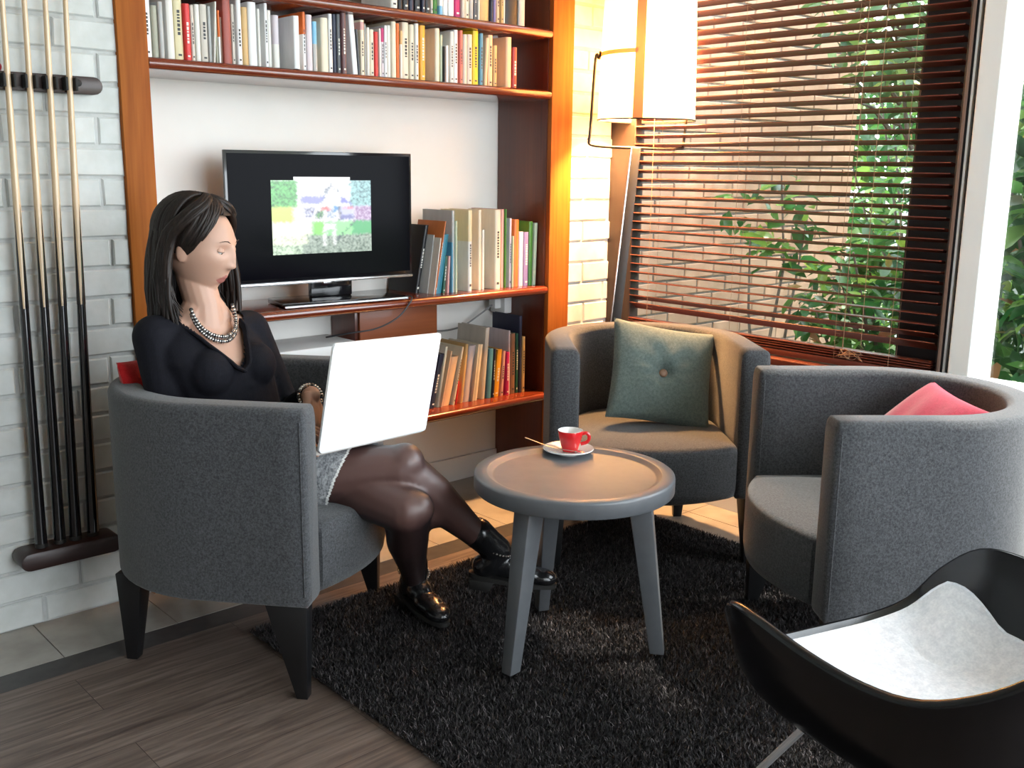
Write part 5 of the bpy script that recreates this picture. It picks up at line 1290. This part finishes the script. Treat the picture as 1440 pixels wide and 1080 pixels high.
m_ = MB(); rb2 = [(x, y + .006) for x, y in rrect(lw, lh - .006, .013)]
m_.loft([[B3(x, y, -.006) for x, y in rb2], [B3(x, y, -.003) for x, y in rb2], [B3(x, y, .014) for x, y in rb2]])
m_.build('base', M['laptop_body'], lap, True, 0, angle=50)
m_ = MB()
for r in range(6):
    for k in range(14):
        x0 = .045 + k * .0228; y0 = .035 + r * .0195
        m_.loft([[B3(x, y, .0142) for x, y in ((x0, y0), (x0 + .019, y0), (x0 + .019, y0 + .016), (x0, y0 + .016))], [B3(x, y, .0158) for x, y in ((x0 + .001, y0 + .001), (x0 + .018, y0 + .001), (x0 + .018, y0 + .015), (x0 + .001, y0 + .015))]])
m_.build('keyboard', M['keys'], lap, False)
m_ = MB(); m_.tube([L3(.03, .010, -.009), L3(lw - .03, .010, -.009)], .006, 10); m_.build('hinge', M['keys'], lap)
# ================================================================== WOMAN
WB = Vector((1.20, 2.40, 0.43))
wo = thing('person', 'woman in a black V-neck top and grey skirt sitting cross-legged with a laptop', 'person', WB)
tf = Vector((.17, -.985, 0)); tl = Vector((.985, .17, 0)); UP = Vector((0, 0, 1))
def ering(c, hw, hd, n=28, p=2.3, f=tf, l=tl):
    out = []
    for k in range(n):
        a = 2 * pi * k / n
        ca, sa_ = cos(a), sin(a)
        out.append(Vector(c) + l * (hw * math.copysign(abs(ca) ** (2 / p), ca)) + f * (hd * math.copysign(abs(sa_) ** (2 / p), sa_)))
    return out
def limb(m_, pts, n=14):
    P = [Vector(p[:3]) for p in pts]; R = [p[3] for p in pts]
    for i in range(len(P) - 1):
        d = P[i + 1] - P[i]
        k = max(2, int(d.length / .02))
        m_.tube([P[i].lerp(P[i + 1], j / k) for j in range(k + 1)], [lerp(R[i], R[i + 1], j / k) for j in range(k + 1)], n)
    for p, r in zip(P, R): m_.ball(p, r * 1.0, 0, n, 9)
def remesh(m_, name, voxel, mats, smooth=6, parent=None, keep=None, pick=None, sfac=.5):
    me = m_.mesh(name + '_src')
    bm = bmesh.new(); bm.from_mesh(me); bmesh.ops.recalc_face_normals(bm, faces=bm.faces); bm.to_mesh(me); bm.free()
    o = bpy.data.objects.new(name + '_src', me); C.objects.link(o)
    md = o.modifiers.new('r', 'REMESH'); md.mode = 'VOXEL'; md.voxel_size = voxel
    sm = o.modifiers.new('s', 'SMOOTH'); sm.iterations = smooth; sm.factor = sfac
    dg = bpy.context.evaluated_depsgraph_get(); dg.update()
    out = bpy.data.meshes.new_from_object(o.evaluated_get(dg))
    bpy.data.objects.remove(o); bpy.data.meshes.remove(me)
    out.name = name
    out.materials.clear()
    for mm in mats: out.materials.append(mm)
    if keep is not None:
        bm = bmesh.new(); bm.from_mesh(out)
        bmesh.ops.delete(bm, geom=[f for f in bm.faces if not keep(f.calc_center_median())], context='FACES')
        bm.to_mesh(out); bm.free()
    if pick is not None:
        out.polygons.foreach_set('material_index', [pick(p.center) for p in out.polygons])
    ob = finish(out, name, parent, True, 80)
    if parent is not None: ob.location = -WB
    return ob
# --- skeleton (metres, room coordinates)
shR, shL = Vector((1.012, 2.428, .862)), Vector((1.278, 2.446, .850))
elR, wrR = Vector((1.030, 2.385, .605)), Vector((1.205, 2.190, .650))
elL, wrL = Vector((1.375, 2.425, .600)), Vector((1.340, 2.240, .700))
hipR, thR, knR, caR, anR = Vector((1.165, 2.365, .495)), Vector((1.33, 2.19, .497)), Vector((1.478, 2.045, .520)), Vector((1.565, 2.022, .432)), Vector((1.735, 1.979, .258))
hipL, thL, knL, caL, anL = Vector((1.315, 2.390, .50)), Vector((1.385, 2.19, .475)), Vector((1.455, 1.985, .425)), Vector((1.530, 2.085, .30)), Vector((1.650, 2.215, .110))
TOR = [((1.225, 2.405, .445), .165, .115), ((1.222, 2.41, .53), .178, .125), ((1.195, 2.412, .64), .138, .102), ((1.170, 2.410, .74), .142, .104), ((1.155, 2.412, .80), .148, .102), ((1.147, 2.425, .845), .142, .080), ((1.145, 2.430, .885), .085, .060), ((1.145, 2.430, .905), .06, .052)]
hf = Vector((.574, -.816, -.20)).normalized(); hl = Vector((0, 0, 1)).cross(hf).normalized(); hu = hf.cross(hl).normalized()
HC = Vector((1.146, 2.432, 1.075))
def H(x, y, z): return HC + hl * x + hf * y + hu * z
HA = (hl, hf, hu)
def torso(m_, inflate=0.0, chest=True):
    rings = [ering(c, hw + inflate, hd + inflate) for c, hw, hd in TOR]
    m_.loft(rings)
    if chest:
        for s in (-1, 1): m_.ball(Vector((1.163, 2.412, .775)) + tl * (s * .066) + tf * .072, (.056 + inflate, .05 + inflate, .058 + inflate), 0, 16, 10, (tl, tf, UP))
def hand(m_, wrist, d, palm_n, thumb_side, curl, L=.078, spread=.016):
    d = Vector(d).normalized(); pn = Vector(palm_n); pn = (pn - d * pn.dot(d)).normalized(); sd = d.cross(pn) * thumb_side   # sd towards the thumb
    c = wrist + d * .045
    for k in range(4):
        o = (-.028 + k * .0187)
        m_.tube([wrist + sd * o * .6, wrist + d * .045 + sd * o, wrist + d * L + sd * o * 1.1], [.013, .0125, .0105], 10)
        m_.ball(wrist + d * L + sd * o * 1.1, .0108, 0, 10, 7)
    m_.ball(c, (.034, .040, .014), 0, 14, 9, (sd, d, pn))
    lens = (.060, .070, .074, .066)
    for k in range(4):
        o = (-.028 + k * .0187) * 1.12
        p = wrist + d * L + sd * o
        a = 0.0; pts = [p]; q = p
        for j, f in enumerate((.45, .32, .26)):
            a += curl * (1 + .15 * (k - 1.5) * (1 if k % 2 else -1)) * (.55, .75, .55)[j]
            dd = d * cos(a) + pn * sin(a) + sd * (k - 1.5) * .05
            q = q + dd * lens[k] * f; pts.append(q)
        r = (.0088, .0082, .0075, .0066)
        if k == 0: r = tuple(x * .9 for x in r)
        for j in range(3): m_.tube([pts[j], pts[j + 1]], [r[j], r[j + 1]], 10)
        for j in range(4): m_.ball(pts[j], r[j] * 1.04, 0, 10, 7)
    b = wrist + d * .022 + sd * .026
    t1 = b + (d * .6 + sd * .7 + pn * .15).normalized() * .036; t2 = t1 + (d * .85 + sd * .35 + pn * .30).normalized() * .028; t3 = t2 + (d * .95 + sd * .05 + pn * .3).normalized() * .022
    for a_, b_, r0, r1 in ((wrist + d * .012 + sd * .014, b, .013, .0135), (b, t1, .0135, .0105), (t1, t2, .0102, .0088), (t2, t3, .0088, .0068)):
        m_.tube([a_, b_], [r0, r1], 10); m_.ball(b_, r1, 0, 10, 7)
body = MB()
torso(body, -.012)
body.tube([(1.145, 2.430, .86), (1.145, 2.430, .93), HC + hu * -.06 - hf * .012], [.056, .047, .047], 18)
limb(body, [(*shR, .043), (*elR, .036), (*lerp(elR, wrR, .5), .032), (*wrR, .0235)]); limb(body, [(*shL, .043), (*elL, .036), (*lerp(elL, wrL, .5), .032), (*wrL, .0235)])
limb(body, [(*lerp(Vector((1.145, 2.43, .875)), shR, .2), .04), (*shR, .043)]); limb(body, [(*lerp(Vector((1.145, 2.43, .875)), shL, .2), .04), (*shL, .043)])
hand(body, wrR, (.60, -.76, -.10), (.05, .1, -1), -1, .55)
hand(body, wrL, (-.20, -.42, -.80), (-.45, .62, -.30), 1, .42)
limb(body, [(*hipR, .084), (*thR, .070), (*knR, .052), (*caR, .050), (*lerp(caR, anR, .6), .037), (*anR, .030)]); limb(body, [(*hipL, .084), (*thL, .070), (*knL, .054), (*caL, .050), (*lerp(caL, anL, .6), .037), (*anL, .030)])
# head
def head_mesh(m_):
    nt_, npz = 60, 84
    G_ = lambda v, w: math.exp(-(v / w) ** 2)
    rows = []
    for i in range(nt_ + 1):
        th = lerp(.02, pi - .02, i / nt_)
        row = []
        for k in range(npz):
            ph = 2 * pi * k / npz
            dx, dy, dz = sin(th) * sin(ph), sin(th) * cos(ph), cos(th)
            dn = max(0.0, -dz)
            a = .0735 * (1 - .26 * dn ** 1.3); b = (.090 - .004 * dn) if dy > 0 else .104 * (1 - .30 * dn); c = .112 if dz > 0 else .116
            x, y, z = a * dx, b * dy, c * dz
            if dy < 0 and dz < -.35: y *= 1 - .25 * min(1, (-dz - .35) / .4)
            if dy > 0:
                w = min(1, dy * 2.2); ax = abs(x)
                e = 0
                t_ = (.028 - z) / .056
                if 0 < t_ < 1: e += (.005 + .0105 * t_ ** 1.2) * G_(x, .0085 + .0035 * t_)
                elif t_ >= 1: e += .0155 * G_(x, .0125) * G_(z + .028, .0065)
                e += .006 * G_(ax - .0115, .006) * G_(z + .026, .007)
                e -= .0085 * G_(ax - .031, .016) * G_(z - .012, .011)
                e += .0035 * G_(ax - .026, .022) * G_(z - .034, .009)
                e += .004 * G_(ax - .040, .020) * G_(z + .018, .020)
                e += .0055 * G_(x, .021) * G_(z + .0575, .0050) + .0055 * G_(x, .018) * G_(z + .069, .0055) - .0025 * G_(x, .024) * G_(z + .0632, .0018)
                e -= .003 * G_(x, .02) * G_(z + .081, .006)
                e += .008 * G_(x, .020) * G_(z + .100, .014)
                y += e * w
            row.append(H(x, y, z))
        rows.append(row)
    m_.loft(rows)
head_mesh(body)
for s in (-1, 1):
    body.ball(H(s * .0735, -.008, -.004), (.007, .016, .028), 0, 14, 10, (hl, (hf + hl * s * -.25).normalized(), hu))
limb(body, [(1.146, 2.432, .935, .045), (*lerp(Vector((1.146, 2.432, .885)), shR, .45), .036)]); limb(body, [(1.146, 2.432, .935, .045), (*lerp(Vector((1.146, 2.432, .885)), shL, .45), .036)])
def skin_pick(c):
    p = c - HC
    x, y, z = p.dot(hl), p.dot(hf), p.dot(hu)
    return 1 if (y > .05 and abs(x) < .022 * (1 - ((z + .0635) / .0135) ** 2) and -.076 < z < -.0515) else 0
remesh(body, 'body', .0028, [M['skin'], M['lips']], 4, wo, None, skin_pick)
for s in (-1, 1):
    e = H(s * .0305, .0665, .011)
    gz = (hf * .80 - hu * .55).normalized()
    m_ = MB(); m_.ball(e, .0118, 0, 18, 12); m_.ball(e + gz * .0066, .0060, 1, 14, 10); m_.build('eye', [M['eye_white'], M['iris']], wo, loc=-WB)
    m_ = MB(); rows = []
    for i in range(9):
        el = lerp(-.12, 1.75, i / 8)
        rows.append([e + hl * (.0129 * sin(a_) ) + (hf * cos(el) + hu * sin(el)) * (.0129 * cos(a_)) for a_ in [lerp(-1.35, 1.35, k / 12) for k in range(13)]])
    m_.loft(rows, 0, False, False); m_.build('eyelid', M['skin'], wo, loc=-WB)
    m_ = MB(); m_.tube([e + hl * (.0134 * sin(a_)) + (hf * cos(-.13) + hu * sin(-.13)) * (.0134 * cos(a_)) for a_ in [lerp(-1.2, 1.2, k / 10) for k in range(11)]], .0007, 6); m_.build('eyelash', M['brow'], wo, loc=-WB)
    m_ = MB(); m_.tube([H(s * .014, .0860, .033), H(s * .024, .0850, .038), H(s * .035, .0822, .0385), H(s * .045, .0735, .034)], [.0012, .0018, .0016, .0006], 8, flat=.6); m_.build('eyebrow', M['brow'], wo, loc=-WB)
# --- tights
m_ = MB()
limb(m_, [(*lerp(hipR, thR, .4), .082), (*thR, .080), (*knR, .061), (*caR, .060), (*lerp(caR, anR, .6), .0405), (*anR, .033)])
limb(m_, [(*lerp(hipL, thL, .4), .082), (*thL, .078), (*knL, .062), (*caL, .058), (*lerp(caL, anL, .6), .0405), (*anL, .033)])
m_.ball(knR + Vector((.008, -.010, .014)), .054, 0, 16, 12); m_.ball(knL + Vector((.016, -.018, .006)), .048, 0, 16, 12)
# calf muscle
m_.ball(caR + Vector((.005, .0, -.03)), (.066, .052, .060), 0, 16, 12); m_.ball(caL + Vector((.015, .03, .0)), (.054, .056, .080), 0, 16, 12)
remesh(m_, 'tights', .0055, [M['tights']], 10, wo)
# --- skirt
m_ = MB()
rings = [ering(c, hw + .014, hd + .014) for c, hw, hd in (((1.228, 2.40, .435), .165, .115), ((1.222, 2.41, .53), .180, .128), ((1.205, 2.412, .62), .150, .112), ((1.198, 2.412, .65), .145, .108))]
m_.loft(rings)
for a, b in ((hipR, thR), (hipL, thL), (lerp(hipR, hipL, .5), lerp(thR, thL, .5))):
    limb(m_, [(*a, .100), (*lerp(a, b, .55), .095), (*lerp(a, b, 1.35), .084)])
hemp = Vector((1.360, 2.143, .49)); hemn = Vector((.62, -.70, -.36)).normalized()
remesh(m_, 'skirt', .0045, [M['tweed'], M['skirt_hem']], 6, wo, lambda c: (c - hemp).dot(hemn) < 0 and c.z > .4, lambda c: 1 if (c - hemp).dot(hemn) > -.006 else 0)
# --- top
m_ = MB()
rings = [ering(c, hw + .004, hd + .004) for c, hw, hd in [((1.212, 2.412, .565), .160, .118)] + TOR[2:6]] + [ering((1.145, 2.430, .885), .105, .066), ering((1.145, 2.432, .903), .085, .060)]
m_.loft(rings)
for s in (-1, 1): m_.ball(Vector((1.163, 2.412, .775)) + tl * (s * .066) + tf * .070, (.060, .056, .062), 0, 16, 10, (tl, tf, UP))
limb(m_, [(*lerp(Vector((1.145, 2.43, .872)), shR, .3), .046), (*shR, .055), (*lerp(shR, elR, .5), .050), (*elR, .044), (*lerp(elR, wrR, .5), .041), (*lerp(elR, wrR, .86), .034)])
limb(m_, [(*lerp(Vector((1.145, 2.43, .872)), shL, .3), .046), (*shL, .055), (*lerp(shL, elL, .5), .050), (*elL, .044), (*lerp(elL, wrL, .5), .041), (*lerp(elL, wrL, .84), .034)])
# folds across the front
for k in range(7):
    a = Vector((1.19, 2.412, .60 + k * .024)) + tf * .100
    m_.tube([a - tl * (.11 - .006 * k) + Vector((0, 0, .012 * sin(k * 2.1))) - tf * .012, a + Vector((0, 0, -.010 + .008 * cos(k * 1.7))) + tf * .004, a + tl * (.10 - .004 * k) + Vector((0, 0, .010 * cos(k))) - tf * .014], [.004, .008, .004], 8)
VZ = .786
def vneck(c):
    p = c - Vector((1.150, 2.428, 0)); x = p.dot(tl); y = p.dot(tf)
    if c.z > VZ and (y > .0) and abs(x) < .010 + .080 * (c.z - VZ) / (.895 - VZ): return False
    if c.z > .893 and abs(x) < .075: return False
    return True
remesh(m_, 'top', .0055, [M['knit']], 5, wo, vneck)
def on_chest(x, z, out=.0):
    # a point on the front of the top at lateral x and height z
    for i in range(len(TOR) - 1):
        if TOR[i][0][2] <= z <= TOR[i + 1][0][2]:
            t_ = (z - TOR[i][0][2]) / (TOR[i + 1][0][2] - TOR[i][0][2])
            c = Vector(TOR[i][0]).lerp(Vector(TOR[i + 1][0]), t_); hw = lerp(TOR[i][1], TOR[i + 1][1], t_) + .004; hd = lerp(TOR[i][2], TOR[i + 1][2], t_) + .004
            return c + tl * x + tf * (hd * max(0, 1 - abs(x / hw) ** 2.3) ** (1 / 2.3) + out)
    return Vector((1.145, 2.43, z)) + tl * x + tf * (.055 + out)
m_ = MB()
for s in (-1, 1):
    pts = [on_chest(s * (.008 + .078 * k / 8) - (s * .012 if k == 0 else 0), VZ - .012 + (.112) * k / 8, .010 if k < 5 else .008) for k in range(9)]
    m_.tube(pts, [.008, .0095, .0095, .0095, .0095, .0095, .0095, .009, .008], 8, flat=.6)
m_.build('collar', M['knit'], wo, loc=-WB)
# --- necklace
m_ = MB()
nk = []
for k in range(23):
    a = lerp(-1.0, 1.0, k / 22)
    x = .062 * sin(a * pi / 2); z = lerp(.852, .922, abs(a) ** 2.0)
    yo = lerp(.078, .030, abs(a) ** 1.6)
    nk.append(Vector((1.146, 2.428, z)) + tl * x + tf * yo)
nk = bez(nk, 3)
for i, p in enumerate(nk):
    for j, (dx, dz) in enumerate(((0, .006), (0, -.006))):
        m_.ball(p + Vector((0, 0, dz)) + tf * .004, .0050 if (i + j) % 3 else .0056, 0 if (i + j) % 2 else 1, 8, 6)
m_.build('necklace', [M['bead'], M['bead_dark']], wo, loc=-WB)
# --- bracelet on the left wrist
m_ = MB(); d = (wrL - elL).normalized(); e = d.cross(UP).normalized(); g = d.cross(e)
cb = lerp(elL, wrL, .95)
for k in range(26):
    a = 2 * pi * k / 26
    m_.ball(cb + (e * cos(a) + g * sin(a)) * .031, (.0055, .0055, .0055), 1 if k % 6 == 0 else 0, 8, 6)
m_.build('bracelet', [M['bead'], M['bead_dark']], wo, loc=-WB)
# --- boots
def boot(an, dirv, upv, shin):
    d = Vector(dirv).normalized(); u = Vector(upv); u = (u - d * u.dot(d)).normalized(); s = d.cross(u)
    m_ = MB()
    A = Vector(an)
    def Q(x, y, z): return A + d * x + s * y + u * z
    sole = -.085
    sh = Vector(shin).normalized()
    limb(m_, [(*(A + sh * .085), .044), (*(A + sh * .04), .041), (*A, .041), (*Q(-.010, 0, -.035), .040)])
    m_.ball(Q(-.028, 0, -.050), (.036, .034, .036), 0, 14, 10, (d, s, u))
    m_.ball(Q(.03, 0, -.040), (.05, .036, .036), 0, 14, 10, (d, s, u))
    m_.ball(Q(.085, 0, -.055), (.06, .039, .028), 0, 16, 10, (d, s, u))
    m_.ball(Q(.135, 0, -.060), (.045, .036, .024), 0, 16, 10, (d, s, u))
    o = remesh(m_, 'boot', .0045, [M['leather']], 6, wo)
    m2 = MB()
    prof = []
    for k in range(24):
        a = 2 * pi * k / 24
        prof.append((.055 + .125 * cos(a), (.036 if cos(a) < 0 else .040) * math.copysign(abs(sin(a)) ** .8, sin(a))))
    m2.loft([[Q(x, y, sole) for x, y in prof], [Q(x, y, sole + .012) for x, y in prof]])
    m2.build('sole', M['sole'], o)
    m3 = MB(); m3.loft([[Q(x, y, sole - .030) for x, y in ((-.062, -.028), (-.005, -.028), (-.005, .028), (-.062, .028))], [Q(x, y, sole - .0005) for x, y in ((-.066, -.031), (.004, -.031), (.004, .031), (-.066, .031))]])
    m3.build('heel', M['sole'], o, True, .003)
    m4 = MB()
    for k in range(30):
        a = 2 * pi * k / 30
        m4.ball(Q(-.006 + .046 * cos(a), .045 * sin(a), .006 - .012 * cos(a)), .0032, 0, 7, 5)
    m4.build('ankle_chain', M['bead'], o)
    return o
boot(anR + Vector((.02, -.005, -.012)), Vector((.74, -.66, -.14)), Vector((0, 0, 1)), caR - anR)
boot(anL + Vector((0, 0, .018)), Vector((-.12, -.98, -.08)), Vector((0, -.08, 1)), caL - anL)
# --- hair
def cap_pt(phi, th, k=1.0):
    # phi 0 at the face, positive towards her left; th from the crown
    r = (.085 * k, .108 * k, .101 * k)
    return H(r[0] * sin(th) * sin(phi), -.016 + r[1] * sin(th) * cos(phi), .033 + r[2] * cos(th))
m_ = MB(); rr = random.Random(12)
rows = []
for i in range(15):
    th = .03 + i / 14
    rows.append(None)
for i in range(14):
    ring_ = []
    for k in range(48):
        phi = 2 * pi * k / 48 - pi
        sm_t = max(0.0, min(1.0, (abs(phi) - .55) / .85)); lim = lerp(.86, 2.05, sm_t * sm_t * (3 - 2 * sm_t))
        th = .03 + (lim - .03) * i / 13
        ring_.append(cap_pt(phi, th, .985))
    rows[i] = ring_
m_.loft(rows[:14], 0, False)
def strand(phi, th0, thend, zend, back, r, wav, sweep=0.0):
    pts = []; nseg = 9
    for j in range(nseg + 1):
        t_ = j / nseg
        th = lerp(th0, thend, t_); ph = phi + sweep * t_ * t_
        pts.append(cap_pt(ph, th, 1.0 + .035 * sin(t_ * 3) + wav * .2))
    last = pts[-1]; prv = pts[-2]
    L_ = max(.02, (last.z - zend))
    rad = (last - H(0, -.016, 0)); rad = rad - UP * rad.z
    if rad.length > 1e-6: rad.normalize()
    for j in range(1, 9):
        t_ = j / 8
        pts.append(last + Vector((0, 0, -L_ * t_)) + rad * (.020 * sin(t_ * 2.2) + wav * sin(t_ * 6 + phi * 5)) + hf * back * t_ * t_)
    n_ = len(pts)
    rs = [r * (.55 + .6 * sin(pi * min(1, .15 + .75 * i / n_))) * (1 if i < n_ - 3 else (.85, .55, .2)[i - n_ + 3]) for i in range(n_)]
    m_.tube(pts, rs, 7)
for k in range(280):
    s = 1 if rr.random() < .5 else -1
    a = rr.uniform(1.78 if s < 0 else 1.15, pi)
    phi = s * a
    ze = HC.z + rr.uniform(-.235, -.165)
    strand(phi, rr.uniform(.05, .6), rr.uniform(1.45, 1.75), ze, rr.uniform(-.012, .02), rr.uniform(.0045, .008), rr.uniform(-.004, .006))
# side-swept front: from a parting on her right over the forehead to behind the ears
for k in range(170):
    s = rr.uniform(-1, 1)
    ph0 = -.40 + .45 * s
    ph1 = (1.62 if s > .1 else -1.80) + rr.uniform(-.12, .16)
    pts = []
    bul = rr.uniform(.99, 1.07)
    for j in range(12):
        t_ = j / 11
        ph = lerp(ph0, ph1, t_ ** .8); th = lerp(.25, 1.55, t_) * (1 if True else 0)
        th = min(th, rr.uniform(.66, .80) + (.95 if ph > 0 else 1.55) * max(0, (abs(ph) - .55)) + .16 * t_)
        pts.append(cap_pt(ph, th, bul + .03 * sin(pi * t_)))
    last = pts[-1]
    ze = HC.z + rr.uniform(-.20, -.13)
    rad = (last - H(0, -.016, 0)); rad = rad - UP * rad.z; rad.normalize()
    for j in range(1, 8):
        t_ = j / 7
        pts.append(last + Vector((0, 0, -(last.z - ze) * t_)) + rad * (.014 * sin(t_ * 2.4)) - hf * (.020 * sin(t_ * 3)) + hf * .02 * t_ * t_ * rr.uniform(-.3, 1.2))
    n_ = len(pts); r = rr.uniform(.0045, .0075)
    m_.tube(pts, [r * (.6 + .5 * sin(pi * min(1, .1 + .8 * i / n_))) * (1 if i < n_ - 3 else (.8, .5, .2)[i - n_ + 3]) for i in range(n_)], 7)
def hairline(p):
    t_ = max(0.0, min(1.0, (abs(p) - .55) / .85)); return lerp(.86, 2.05, t_ * t_ * (3 - 2 * t_))
for k in range(190):
    s = 1 if rr.random() < .4 else -1
    pe = rr.uniform(.25, 1.55); p0 = max(-.2, pe - rr.uniform(.45, .8)); te = min(1.75, hairline(pe) + rr.uniform(-.25, .03))
    bul = rr.uniform(1.0, 1.045); r = rr.uniform(.0035, .0065); n_ = 11
    pts = [cap_pt(s * lerp(p0, pe, (j / 10) ** 1.1), lerp(.22, te, j / 10), bul - .02 * j / 10) for j in range(n_)]
    m_.tube(pts, [r * (.5, .8, 1, 1.1, 1.1, 1.1, 1, 1, .9, .7, .3)[j] for j in range(n_)], 7)
m_.build('hair', M['hair'], wo, True, 0, angle=80, loc=-WB)
